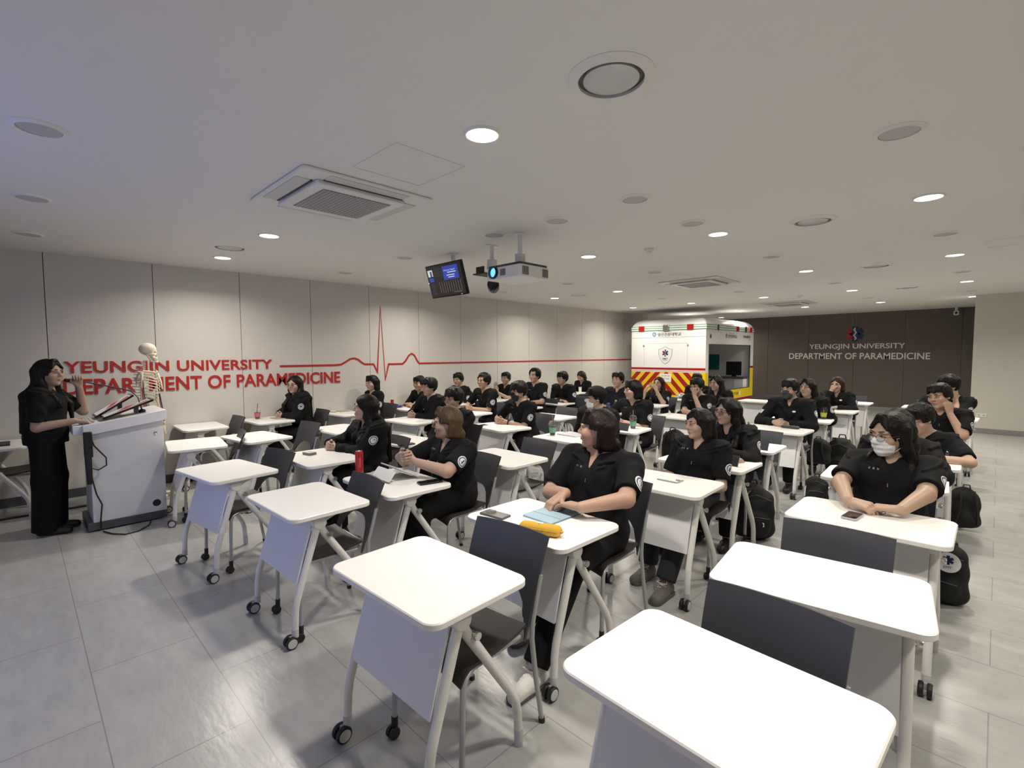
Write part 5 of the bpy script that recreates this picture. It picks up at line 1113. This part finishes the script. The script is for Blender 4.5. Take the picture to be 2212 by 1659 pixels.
GREENP = mat('green_print', (.13, .33, .22), .5); COLA = mat('dark_drink', (.02, .008, .004), .1); PINKP = mat('pink_print', (.55, .14, .17), .5); REDD = mat('red_drink', (.10, .006, .006), .1); YEL = mat('yellow_green_print', (.42, .46, .05), .5); TAN = mat('tan_straw', (.35, .2, .1), .5)
cup(2.33, 7.27, 'pink-printed iced cup with dark straw on the desk under the red letters', REDD, PINKP, M['black'])
cup(4.08, 3.42, 'green-printed iced cup on the left corner of the capped person\'s desk', COLA, GREENP, TAN)
cup(5.085, 3.03, 'green-printed iced cup in front of the bob-haired woman\'s forearms', COLA, GREENP, TAN)
cup(7.55, 1.63, 'yellow-green iced cup with yellow straw beside the grey-masked man', COLA, YEL, mat('yellow_straw', (.7, .6, .1), .5))
def can(x, y, h, m_, label):
    r = on_desk('drink_can', x, y, 0, label, 'can', 'drink cans on the desks'); rr = .0265 if h < .14 else .029
    b = MB(); b.lathe([(rr*.75, 0), (rr, .008), (rr, h-.014), (rr*.82, h-.002)], n=28); b.build('can_wall', m_, r)
    b = MB(); b.lathe([(rr*.83, h-.003), (rr*.83, h), (rr*.74, h), (rr*.72, h-.004), (.001, h-.004)], n=24, cap=False); b.tube([(-.006, -.005, h-.002), (.008, 0, h-.001), (-.006, .005, h-.002)], .002, 6); b.build('lid', M['chrome'], r)
    b = MB(); T = Matrix.Identity(4); b.m(mat('can_print', (.55, .20, .20), .3))
    for k in range(4): a = -2.2+.16*k; b.add([Vector((rr*1.01*math.cos(a+d), rr*1.01*math.sin(a+d), z)) for d, z in ((0, h*.3), (.05, h*.3), (.05, h*.72), (0, h*.72))], [(0, 1, 2, 3)])
    b.build('print', None, r)
REDC = mat('red_can', (.42, .02, .025), .25, metal=.35)
can(1.765, 3.345, .170, REDC, 'tall red drink can on the brown-haired woman\'s desk'); can(4.50, 7.33, .122, REDC, 'small red can on the wall desk of the man with folded arms'); can(6.06, 4.02, .165, mat('blue_can', (.05, .05, .16), .3, metal=.3), 'tall dark blue can beside the water bottle')
r = on_desk('water_bottle', 6.13, 3.94, 0, 'clear water bottle with green cap between capped person and bob-haired woman', 'bottle')
b = MB(); b.lathe([(.026, 0), (.031, .006), (.031, .05), (.029, .055), (.031, .06), (.031, .135), (.026, .165), (.013, .185), (.013, .192)], n=24); b.build('bottle_wall', M['clear'], r); b = MB(); b.lathe([(.015, .188), (.015, .206), (.001, .207)], n=18); b.build('cap', mat('green_cap', (.25, .6, .12), .4), r); b = MB(); b.lathe([(.0315, .065), (.0315, .125)], n=24, cap=False); b.build('label', M['paper'], r)
bt = empty('water_bottle', (7.87, 4.34, 1.055), 0, 'clear bottle held to the mouth of the auburn-haired woman', 'bottle'); T = Matrix.Rotation(math.radians(-74), 4, 'Y')
b = MB(); b.lathe([(.013, .0), (.013, .012), (.028, .04), (.031, .06), (.031, .18), (.026, .19)], n=22, T=Matrix.Translation((.15, 0, .0)) @ Matrix.Rotation(math.radians(-84), 4, 'Y')); b.build('bottle_wall', M['clear'], bt)
r = on_desk('tumbler', 9.16, 6.85, 0, 'white tumbler on the desk of the red-haired woman', 'tumbler'); b = MB(); b.lathe([(.030, 0), (.036, .10), (.036, .105), (.028, .11)], n=22); b.build('tumbler_wall', M['plasticwhite'], r); b = MB(); b.lathe([(.038, .104), (.038, .118), (.01, .122)], n=22); b.build('lid', M['lgrey'], r)
def slabthing(name, x, y, deg, w_, l_, h, m_, label, cat, top=None, tm=None, rad=.008):
    r = on_desk(name, x, y, deg, label, cat); b = MB(); b.prism(rrect(w_, l_, rad), 0, h, bev=min(.002, h*.3)); b.build('case' if top else 'cover', m_, r)
    if top: b = MB(); b.prism(rrect(w_-.006, l_-.006, max(.003, rad-.003)), h, h+.0008); b.build(top, tm, r)
    return r
slabthing('smartphone', 1.968, 2.745, -14, .165, .078, .012, M['black'], 'black smartphone beside the brown-haired woman\'s elbow', 'phone', 'screen', M['blackgloss'])
slabthing('smartphone', 2.66, 4.09, -8, .16, .078, .010, M['black'], 'black smartphone on the empty-looking desk behind the brown-haired woman', 'phone', 'screen', M['blackgloss'])
r = slabthing('smartphone', 1.81, 1.925, 6, .078, .165, .010, M['dgrey'], 'grey smartphone with round transparent ring grip on the tablet student\'s desk', 'phone', 'back_glass', mat('phone_back', (.12, .12, .11), .2))
b = MB(); b.lathe([(.026, .011), (.030, .013), (.030, .020), (.026, .022), (.001, .022)], n=24, c=(.0, .03, 0)); b.build('ring_grip', M['clear'], r)
slabthing('smartphone', 3.12, .525, -6, .135, .072, .012, mat('silver_frame', (.5, .5, .55), .3, metal=.6), 'smartphone with reflecting dark screen beside the white-masked woman\'s hands', 'phone', 'screen', M['blackgloss'], .012)
slabthing('smartphone', 4.02, 4.50, 4, .15, .075, .010, M['lgrey'], 'smartphone beside the black-masked man\'s hands', 'phone', 'screen', M['blackgloss'])
slabthing('smartphone', 5.12, 3.19, 10, .15, .075, .010, M['black'], 'black phone right before the bob-haired woman\'s hands', 'phone', 'screen', M['blackgloss'])
slabthing('wallet', 1.80, 4.31, 12, .075, .105, .022, mat('grey_leather', (.16, .17, .14), .5), 'small grey wallet on the desk of the very long-haired woman', 'wallet', 'pale_edge', M['lgrey'])
slabthing('notebook', 2.56, 7.12, 4, .16, .22, .008, mat('grey_cover', (.40, .37, .33), .6), 'thin notebook under the hands of the hooded-jacket woman', 'notebook')
slabthing('smartphone', 3.43, 7.31, 10, .08, .16, .012, mat('olive_case', (.30, .28, .18), .5), 'phone lying flat on the bob-haired girl\'s wall desk', 'phone', 'screen', M['paper'])
slabthing('booklet', 3.58, 7.27, -5, .14, .20, .010, mat('yellowish_paper', (.45, .42, .25), .6), 'yellowish booklet on the bob-haired girl\'s wall desk', 'book')
slabthing('laptop', 4.24, 3.27, -3, .22, .27, .012, M['lgrey'], 'closed silver tablet on the capped person\'s desk', 'tablet')
r = slabthing('tablet', 2.03, 1.705, -1, .255, .205, .010, mat('pale_blue_cover', (.33, .47, .56), .6, bump=.15, bscale=40), 'tablet in pale blue folding cover under the student\'s hands', 'tablet')
b = MB()
for k in (-.045, .04): b.box((k, 0, .0105), (.002, .200, .0012))
b.m(mat('edge_blue', (.16, .24, .30), .6)); b.box((0, -.1025, .003), (.25, .002, .005)); b.build('folds', mat('fold_blue', (.24, .36, .44), .6), r)
r = on_desk('pencil_case', 1.775, 1.565, -70, 'plump yellow pencil case on the tablet student\'s desk', 'pencil case')
v = Vol(axis(-.13, .13, .005), axis(-.06, .06, .005), axis(-.01, .08, .005))
v.cone((-.085, -.012, .024), (.085, -.012, .024), .024, .024, .0); v.cone((-.085, .012, .024), (.085, .012, .024), .024, .024, .006); v.cone((-.080, 0, .032), (.080, 0, .032), .022, .022, .012); vobj('pouch', v, mat('yellow_fabric', (.62, .36, .03), .75, bump=.3, bscale=200), r)
b = MB(); b.tube([(-.095, -.034, .030), (0, -.0375, .031), (.095, -.034, .030)], .0022, 6); b.box((.112, -.008, .026), (.014, .02, .008)); b.build('zip', mat('yellow_zip', (.5, .28, .02), .6), r)
b = MB(); b.prism(rrect(.030, .020, .006), .0540, .0552); b.build('badge', M['paper'], r)
r = on_desk('tablet_stand', 1.87, 3.03, -3, 'open tablet with white folded keyboard cover before the brown-haired woman', 'tablet')
b = MB(); T = Matrix.Rotation(math.radians(27), 4, 'Y'); b.prism(rrect(.19, .26, .012, 4, 0, 0), 0, .009, T=Matrix.Translation((.035, -.005, .052)) @ T, bev=.002); b.build('screen_slab', M['lgrey'], r)
b = MB(); b.prism(rrect(.085, .25, .012, 4), 0, .006, T=Matrix.Translation((-.085, 0, .043)) @ Matrix.Rotation(math.radians(-50), 4, 'Y'), bev=.0015); b.prism(rrect(.20, .26, .014, 4), 0, .004, bev=.001); b.build('folding_cover', M['plasticwhite'], r)
b = MB(); b.slab([[(-.12+.05*i+.01*(j % 2), .08+.035*j, .006+.018*abs(math.sin(i*1.7+j*1.1))) for i in range(5)] for j in range(5)], (0, 0, .001)); o_ = b.build('plastic_bag', M['clear']); o_.location = (1.84, 3.02, DZ+.002); tag(o_, 'crumpled transparent plastic bag beside the white tablet cover', 'bag')
r = on_desk('pen', 3.165, 1.60, -2, 'white pen-shaped gadget lying on the desk of the woman hiding her arms', 'pen'); b = MB(); b.box((-.04, -.01, .004), (.012, .15, .008)); b.box((.005, -.081, .004), (.085, .010, .008)); b.m(M['grey']); b.box((.03, -.06, .004), (.010, .045, .008)); b.build('barrel', M['plasticwhite'], r, bevel=.002)
r = on_desk('pen_pouch', 6.34, 1.70, 84, 'dark grey pen pouch lying before the grey-masked man', 'pencil case'); v = Vol(axis(-.12, .12, .006), axis(-.05, .05, .006), axis(-.01, .05, .006)); v.cone((-.085, -.01, .016), (.085, -.01, .016), .015, .015); v.cone((-.085, .012, .016), (.085, .012, .016), .015, .015, .01); vobj('pouch', v, mat('grey_fabric', (.055, .052, .05), .8), r); b = MB(); b.tube([(-.09, 0, .032), (.09, 0, .032)], .0016, 6); b.build('zip', M['lgrey'], r)
r = empty('eyeglasses', (3.262, .445, DZ+.012), math.radians(70), 'folded dark-rimmed spectacles held between the white-masked woman\'s hands', 'glasses'); b = MB()
for s_ in (1, -1): b.tube([(.028*s_+.022*math.cos(a), .0, .014+.018*math.sin(a)) for a in [2*math.pi*k/18 for k in range(19)]], .0018, 6, caps=False); b.tube([(.05*s_, .002, .018), (.052*s_, .012, .017), (-.04*s_, .02+.006*s_, .012)], .0016, 6)
b.tube([(-.006, 0, .018), (0, 0, .021), (.006, 0, .018)], .0018, 6); b.build('frame', M['redpaint'] if False else M['glassrim'], r)
r = on_desk('snack_bag', 4.48, 7.10, 25, 'shiny blue and purple snack wrapper on the wall desk with the red can', 'wrapper'); v = Vol(axis(-.10, .10, .007), axis(-.07, .07, .007), axis(-.01, .07, .007)); v.ell((0, 0, .022), (.08, .05, .020), .01); v.ell((-.08, 0, .02), (.012, .05, .018), .02); vobj('wrapper', v, mat('blue_foil', (.04, .05, .35), .25, metal=.4, bump=.6, bscale=30), r); b = MB(); b.prism([(-.04, -.052), (.04, -.052), (.07, -.03), (-.07, -.02)], .006, .01); b.build('purple_flap', mat('purple_foil', (.30, .08, .32), .3), r)
r = on_desk('foil_snack_bag', 9.22, 4.43, 10, 'crumpled silver snack bag on the desk before the vehicle', 'wrapper'); v = Vol(axis(-.14, .14, .009), axis(-.12, .12, .009), axis(-.01, .14, .009)); v.ell((0, 0, .05), (.11, .09, .048), .01); v.cone((-.1, -.06, .08), (.1, .05, .07), .02, .02, .03); v.D += .006*np.sin(v.ax[0][:, None, None]*90)*np.sin(v.ax[1][None, :, None]*70); vobj('bag', v, mat('silver_foil', (.55, .55, .56), .2, metal=.7, bump=.8, bscale=20), r); b = MB(); b.prism(rrect(.12, .05, .004), .095, .098); b.build('print', M['navy'], r)
a_ = BODY['p29']; r = empty('pen', (4.385, .752, DZ+.072), 0, 'white pen in the hand of the flag-patch student', 'pen'); b = MB(); b.tube([(-.015, .05, -.05), (.02, -.06, .05)], .0045, 8); b.build('barrel', M['plasticwhite'], r)
slabthing('notebook', 4.22, .66, 3, .17, .24, .006, M['paper'], 'open white notebook under the flag-patch student\'s pen', 'notebook')
# bunch of keys-like trinket left by the pen
b = MB()
for k in range(5): b.tube([(4.33+.012*math.cos(k*1.3), .80+.02*math.sin(k*1.3), DZ+.004+.012*k), (4.33+.02*math.cos(k*1.3+1), .80+.02*math.sin(k*1.3+1), DZ+.010+.012*k)], .006, 6)
tag(b.build('charm', mat('olive_charm', (.16, .14, .05), .5)), 'small olive charm hanging at the flag-patch student\'s hand', 'charm')
slabthing('tablet', -.12, 7.06, 0, .10, .30, .012, M['black'], 'black tablet lying on the desk at the left edge', 'tablet')

# ---------------------------------------------------------------- bags
BAGM = mat('black_bag_cloth', (.007, .007, .008), .75, bump=.4, bscale=40); BAGS = mat('black_strap', (.012, .012, .013), .6)
def backpack(x, y, deg, label, s=1., z=0., tilt=0., logo_m=None, stripe=None, tall=1.):
    r = empty('backpack', (x, y, z), math.radians(deg), label, 'backpack', 'backpacks on the floor and on chairs'); R_ = Matrix.Rotation(math.radians(tilt), 3, 'Y')
    v = Vol(axis(-.19*s, .20*s, .009), axis(-.21*s, .21*s, .009), axis(-.01, .52*s*tall, .009)); H_ = .46*s*tall
    for sy in (-1, 1):
        v.cone((0, .085*sy*s, .10*s), (0, .080*sy*s, H_*.72), .088*s, .080*s, .03)
    v.ell((0, 0, .13*s), (.11*s, .17*s, .13*s), .03); v.ell((-.01, 0, H_*.6), (.10*s, .16*s, H_*.40), .03); v.ell((-.09*s, 0, .15*s), (.065*s, .125*s, .125*s), .02)
    v.D = np.maximum(v.D, (.003-v.ax[2][None, None, :]).astype(f32)); v.D = v.D+(.004*np.sin(v.ax[2][None, None, :]*38+v.ax[1][None, :, None]*25)).astype(f32); vobj('bag_body', v, BAGM, r)
    for sy in (-1, 1): b = MB(); b.tube([(.085*s, .07*sy*s, H_*.93), (.135*s, .08*sy*s, H_*.78), (.145*s, .09*sy*s, H_*.5), (.10*s, .12*sy*s, H_*.14)], .014*s, 8); b.build('strap', BAGS, r)
    b = MB(); b.tube([(.05*s, -.04*s, H_*.97), (.05*s, -.03*s, H_*1.06), (.05*s, .03*s, H_*1.06), (.05*s, .04*s, H_*.97)], .008*s, 8); b.build('handle', BAGS, r)
    b = MB(); b.tube([(-.145*s, -.10*s, .22*s), (-.158*s, 0, .235*s), (-.145*s, .10*s, .22*s)], .003, 6); b.tube([(-.08*s, -.13*s, H_*.75), (-.10*s, 0, H_*.86), (-.08*s, .13*s, H_*.75)], .003, 6); b.build('zip', M['dgrey'], r)
    if logo_m: b = MB(); b.prism(rrect(.055*s, .035*s, .006), 0, .004, T=frame((-.148*s, -.03*s, .17*s), (0, -1, 0), (.15, 0, 1))); b.build('tag', logo_m, r)
    if stripe: b = MB(); b.tube([(-.06*s, .172*s, .10*s), (-.05*s, .168*s, H_*.5), (-.04*s, .14*s, H_*.72)], .006, 6); b.build('reflective_stripe', M['paper'], r)
    return r
backpack(4.47, 1.47, 30, 'large black backpack with white tag beside the woman in glasses', .98, 0, 0, M['paper'], True, 1.05)
backpack(5.93, 2.93, 180, 'black backpack hanging behind the bob-haired woman', .95, .20, 0, None, None)
backpack(5.99, .17, 200, 'black backpack jutting into the right aisle', .66, .02, 0, None, None, 1.25)
backpack(4.16, .20, 0, 'black bag with round white crest behind the white-masked woman', .72, .0, 0, None, None, 1.25)
b = MB(); T = frame((4.045, .175, .30), (0, -1, 0), (.12, 0, 1)); disc(b.m(M['patchw']), T, 0, .062, 0); star_of_life(b, T @ Matrix.Translation((0, .015, .001)), .028, .008, (M['navy'],)*4); b.m(M['dgrey']); text_mesh(b, 'EMT', T @ Matrix.Translation((-.02, -.038, .001)), width=.04, extrude=0); cr = b.build('crest', None); cr.parent = bpy.data.objects[[o.name for o in bpy.data.objects if o.get('label') == 'black bag with round white crest behind the white-masked woman'][0]]; cr.matrix_parent_inverse = Matrix.LocRotScale(Vector((4.16, .20, 0)), Euler((0, 0, 0)), None).inverted()
backpack(7.0, -.36, 20, 'black backpack lying at the right picture edge in the aisle', .6)
backpack(2.50, 2.62, 60, 'small black bag under the chair beside the tablet student', .62)
backpack(6.02, 1.34, 10, 'black bag with white piping on the floor before the writer', .62, 0, 0, None, True)
backpack(7.56, 1.42, 0, 'tall black backpack beside the chair of the woman with yellow-green cup', 1.0, .0, 0, M['lgrey'], None, 1.1)
backpack(7.02, 1.55, 175, 'narrow black bag hanging behind the grey-masked man', .72, .22)
backpack(3.62, 1.86, 20, 'black backpack with pale tag under the woman hiding her arms', .7, 0, 0, M['lgrey'])
backpack(2.18, 4.72, 60, 'black bag on the floor beside the very long-haired woman', .75)
backpack(8.45, 4.02, 180, 'black backpack on the chair of the woman drinking', .8, .22)
r = empty('cable_cover', (0, 0, 0), 0, 'flat black cable strip on the floor behind the lectern', 'cable strip'); b = MB(); b.prism(rrect(1.75, .05, .01, 3, -.40, 6.92), .001, .014, bev=.004); b.build('strip', M['black'], r)
# ---------------------------------------------------------------- the ambulance body at the back of the room
VX0, VX1, VY0, VY1, VZ0, VZ1 = 11.5, 14.66, 4.93, 6.92, .42, 2.30
amb = empty('ambulance_body', (VX0, (VY0+VY1)/2, 0), 0, 'white ambulance box body with red and yellow chevrons at the back', 'ambulance')
ox, oy = VX0, (VY0+VY1)/2
def vb(b, x0, x1, y0, y1, z0, z1): return b.box(((x0+x1)/2-ox, (y0+y1)/2-oy, (z0+z1)/2), (x1-x0, y1-y0, z1-z0))
b = MB(); t = .05; OX0, OX1, OZ0, OZ1 = 11.66, 14.42, .66, 1.835
vb(b, VX0, VX0+t, VY0, VY1, VZ0, VZ1); vb(b, VX1-.14, VX1, VY0, VY1, VZ0, VZ1); vb(b, VX0+t, VX1-.14, VY1-t, VY1, VZ0, VZ1)
vb(b, VX0+t, OX0, VY0, VY0+t, VZ0, VZ1); vb(b, OX1, VX1-.14, VY0, VY0+t, VZ0, VZ1); vb(b, OX0, OX1, VY0, VY0+t, VZ0, OZ0); vb(b, OX0, OX1, VY0, VY0+t, OZ1, VZ1)
b.build('shell', M['body'], amb)
rings = [(2.30, 0), (2.33, .006), (2.39, .04), (2.45, .10), (2.485, .18), (2.50, .26), (2.508, .36), (2.51, .6)]; b = MB(); vs = []; fs = []
for z, ins in rings:
    for p in rrect(VX1-VX0-2*ins, VY1-VY0-2*ins, max(.035, .035+ins*.15), 6, (VX0+VX1)/2-ox, 0): vs.append((p[0], p[1], z))
n = len(rrect(1, 1, .1, 6))
for i in range(len(rings)-1):
    for k in range(n): j = (k+1) % n; fs.append((i*n+k, i*n+j, (i+1)*n+j, (i+1)*n+k))
fs.append(tuple((len(rings)-1)*n+k for k in range(n))); fs.append(tuple(range(n-1, -1, -1))); b.add(vs, fs); b.build('roof', M['body'], amb, angle=60)
# inside
b = MB(); vb(b, VX0+t, VX1-.14, VY0+t, VY1-t, VZ0, VZ0+.10); b.build('inner_floor', M['dgrey'], amb)
b = MB(); b.m(mat('inner_grey', (.60, .60, .60), .6)); vb(b, VX1-.20, VX1-.14, VY0+t, VY1-t, VZ0+.10, VZ1); vb(b, VX0+t, VX1-.2, VY1-t-.02, VY1-t, VZ0+.1, VZ1); b.build('inner_lining', None, amb)
ix = VX1-.20
b = MB(); vb(b, ix-.02, ix, 5.79, 6.14, 1.14, 1.58); b.build('teal_panel', M['teal'], amb, bevel=.004)
b = MB(); vb(b, ix-.34, ix, VY0+t+.01, 6.45, .905, .955); b.build('counter', M['dgrey'], amb, bevel=.004)
b = MB(); vb(b, ix-.30, ix-.26, 5.07, 5.48, 1.0, 1.38); vb(b, ix-.28, ix-.22, 5.22, 5.33, .955, 1.1); b.build('computer_screen', M['blackgloss'], amb, bevel=.004)
for k, (y0, y1, m_) in enumerate(((5.62, 6.2, M['plasticwhite']), (5.26, 5.61, M['lgrey']), (5.0, 5.25, M['plasticwhite']))):
    b = MB(); vb(b, ix-.32, ix, y0, y1, VZ0+.1, .90); b.build('cabinet_front', m_, amb, bevel=.004)
b = MB(); e_ = .03
for (x0, x1, z0, z1) in ((OX0-.0, OX0+.02, OZ0, OZ1), (OX1-.02, OX1, OZ0, OZ1), (OX0, OX1, OZ0, OZ0+.02), (OX0, OX1, OZ1-.02, OZ1)): vb(b, x0, x1, VY0-.006, VY0+.03, z0, z1)
b.build('opening_frame', M['dgrey'], amb)
# drawings: rear face (seen from -x) and near side (seen from -y)
RF = lambda y, z, d=.0: frame((-.001-d, y-oy, z), (0, -1, 0), (0, 0, 1))
SF = lambda x, z, d=.0: frame((x-ox, VY0-oy-.001-d, z), (1, 0, 0), (0, 0, 1))
def rr(b, y0, y1, z0, z1, m_, d=.002): b.m(m_); b.box((-d/2, (y0+y1)/2-oy, (z0+z1)/2), (d, abs(y1-y0), z1-z0))
def ss(b, x0, x1, z0, z1, m_, d=.002): b.m(m_); b.box(((x0+x1)/2-ox, VY0-oy-d/2, (z0+z1)/2), (x1-x0, d, z1-z0))
b = MB(); rr(b, VY0, VY1, 1.205, 1.258, M['redpaint']); ss(b, VX0, OX0-.02, 1.205, 1.258, M['redpaint']) if False else None; rr(b, VY0, VY1, 1.165, 1.185, mat('pink_line', (.62, .35, .33), .4)); ss(b, OX1+.02, VX1, 1.20, 1.258, M['redpaint']); b.build('red_stripe', None, amb)
b = MB(); z0, z1, cy = .58, 1.145, 5.925; rr(b, VY0+.10, VY1, z0, z1, M['redpaint'], .002); rr(b, VY0, VY0+.10, z0, z1, M['yellow'], .0022)
for s_ in (1, -1):
    for k in range(-1, 7):
        u = .02+.27*k; q = []
        for (du, z) in ((0, z1), (.125, z1), (.125+.52, z0), (.52, z0)):
            q.append((u-.0+du-.26, z))
        hw_ = (VY1-cy) if s_ > 0 else (cy-VY0-.10); poly = [(min(max(p[0], 0), hw_), p[1]) for p in q]
        # clip the slanted band to 0..half width
        def clip(P, lim, keep):
            out = []
            for i in range(len(P)):
                a, c = P[i], P[(i+1) % len(P)]; ia, ic = keep(a[0], lim), keep(c[0], lim)
                if ia: out.append(a)
                if ia != ic: tt = (lim-a[0])/(c[0]-a[0]); out.append((lim, a[1]+(c[1]-a[1])*tt))
            return out
        P = clip(clip(q, 0, lambda x, l: x >= l), hw_, lambda x, l: x <= l)
        if len(P) >= 3: b.m(M['yellow']); pts = [(-.0032, cy+s_*p[0]-oy, p[1]) for p in P]; b.add(pts if s_ < 0 else pts[::-1], [tuple(range(len(P)))])
b.build('chevrons', None, amb)
b = MB(); rr(b, VY0, VY1, .50, .58, M['yellow']); ss(b, VX0, VX1, .43, .66, M['yellow'], .004); ss(b, OX1+.03, VX1, .66, 1.19, M['yellow'], .004); ss(b, VX0, OX0-.03, .66, 1.15, M['yellow'], .004); b.build('yellow_band', None, amb)
b = MB(); vb(b, VX0+.05, VX1-.05, VY0+.03, VY1-.03, .30, .42); b.build('red_skirt', M['redpaint'], amb)
# striped marker band with lamps
b = MB()
PALE = mat('pale_green', (.66, .76, .66), .4)
for z, z2, m_ in ((2.19, 2.202, M['green']), (2.202, 2.242, PALE), (2.242, 2.256, M['green']), (2.256, 2.296, PALE), (2.296, 2.308, M['green'])): rr(b, VY0, VY1, z, z2, m_, .012); ss(b, VX0, VX1, z, z2, m_, .012)
b.build('marker_band', None, amb)
for y0, y1 in ((5.23, 5.39), (6.54, 6.70)): b = MB(); rr(b, y0, y1, 2.185, 2.318, M['redpaint'], .03); b.build('red_lamp', None, amb, bevel=.006)
for x0, x1 in ((13.35, 13.5), (14.3, 14.45)): b = MB(); ss(b, x0, x1, 2.185, 2.318, M['redpaint'], .03); b.build('red_lamp', None, amb, bevel=.006)
b = MB(); rr(b, 5.86, 6.02, 2.17, 2.33, M['chrome'], .035); b.build('work_lamp', None, amb, bevel=.01)
for x0 in (12.05, 13.9): b = MB(); ss(b, x0, x0+.14, 2.17, 2.33, M['chrome'], .035); b.build('work_lamp', None, amb, bevel=.01)
b = MB(); rr(b, VY0, VY1, 2.012, 2.020, M['grey'], .002)
for y in (5.385, 6.545): rr(b, y-.004, y+.004, 1.26, 1.85, M['lgrey'], .002)
rr(b, 5.385, 6.545, 1.862, 1.870, M['lgrey'], .002); b.build('door_lines', None, amb)
for y in (5.37, 6.56): b = MB(); b.ball((-.01, y-oy, 1.82), (.015, .022, .028), 8); b.build('door_hook', M['grey'], amb)
LOGO = mat('teal_logo', (.05, .25, .30), .4)
b = MB(); T = RF(6.265, 2.10, .002); disc(b.m(LOGO), T, .035, .055); disc(b.m(mat('pale_logo', (.45, .6, .62), .4)), T, 0, .035); b.m(LOGO); b.add([T @ Vector(p) for p in ((-.03, -.02, .001), (.02, .005, .001), (.03, .035, .001), (-.005, .01, .001))], [(0, 1, 2, 3)]); b.add([T @ Vector(p) for p in ((-.012, -.05, 0), (.012, -.05, 0), (0, -.075, 0))], [(0, 1, 2)]); b.m(M['black']); text_mesh(b, '영진전문대학교', RF(6.17, 2.045, .002), width=.62, height=.085, bold=.012, extrude=0); b.m(M['grey']); text_mesh(b, '경북 보건의료의 중심', RF(6.15, 2.145, .002), width=.36, height=.028, extrude=0); b.build('university_logo', None, amb)
b = MB(); T = RF(5.957, 1.58, .002); sh = [(0, .215), (.09, .165), (.19, .14), (.185, .02), (.15, -.09), (.08, -.19), (0, -.235)]; sh = sh+[(-p[0], p[1]) for p in sh[-2:0:-1]]
b.m(M['grey']); b.add([T @ Vector((p[0], p[1], 0)) for p in sh], [tuple(range(len(sh)-1, -1, -1))]); b.m(mat('shield_white', (.72, .73, .74), .4)); b.add([T @ Vector((p[0]*.93, p[1]*.94, .0008)) for p in sh], [tuple(range(len(sh)-1, -1, -1))])
star_of_life(b, T @ Matrix.Translation((0, .045, .002)), .085, .02, (mat('maroon', (.12, .012, .03), .4), M['navy'], M['navy'], M['letter'])); b.m(M['dgrey']); text_mesh(b, 'EMT', T @ Matrix.Translation((-.068, -.125, .0015)), width=.136, height=.05, bold=.02, extrude=0); b.box(T @ Vector((0, -.14, .001)), (.001, .13, .006)); b.build('shield_emblem', None, amb)
b = MB(); b.m(M['dgrey']); T = SF(11.76, 2.025, .002); disc(b, T, .028, .052); disc(b, T @ Matrix.Translation((0, 0, .0005)), 0, .02); T = SF(12.72, 2.055, .002); disc(b.m(LOGO), T, .03, .055); disc(b.m(LOGO), T @ Matrix.Translation((.005, .005, .0005)), 0, .018); b.m(M['dgrey']); text_mesh(b, '영진전문대학교', SF(12.82, 2.0, .002), width=.60, height=.085, bold=.012, extrude=0); text_mesh(b, '경북 보건의료', SF(12.84, 2.10, .002), width=.4, height=.025, extrude=0); text_mesh(b, 'PARAMEDIC', SF(13.88, 2.02, .002), width=.54, height=.075, bold=.02, extrude=0); text_mesh(b, 'EMT', SF(14.27, 1.965, .002), width=.15, height=.03, extrude=0); b.build('side_lettering', None, amb)
b = MB(); b.m(M['black']); text_mesh(b, '응급구조과', SF(13.02, .505, .006), width=.58, height=.085, bold=.015, extrude=0); disc(b.m(M['paper']), SF(13.69, .545, .006), 0, .055); disc(b.m(M['redpaint']), SF(13.69, .545, .007), 0, .015); b.build('band_lettering', None, amb)
b = MB(); rr(b, 5.79, 6.10, .90, 1.105, M['paper'], .006); o = b.build('notice_sheet', None); o.location = (ox-.003, oy, 0); tag(o, 'white paper notice taped on the chevron panel', 'notice'); b = MB(); b.m(M['redpaint']); T = frame((-.0075, 6.07-oy, 1.04), (0, -1, 0), (0, 0, 1)); text_mesh(b, '차량 실습 안내', T, width=.25, height=.032, extrude=0); b.m(M['dgrey']); T = frame((-.0075, 6.05-oy, .96), (0, -1, 0), (0, 0, 1)); text_mesh(b, '만지지 마세요', T, width=.21, height=.04, extrude=0); b.build('print', None, o)
# the low trestle it rests on
b = MB(); 
for x in (VX0+.4, VX1-.4): b.box((x-ox, 0, .155), (.18, 1.5, .29))
b.build('trestle', M['black'], amb)
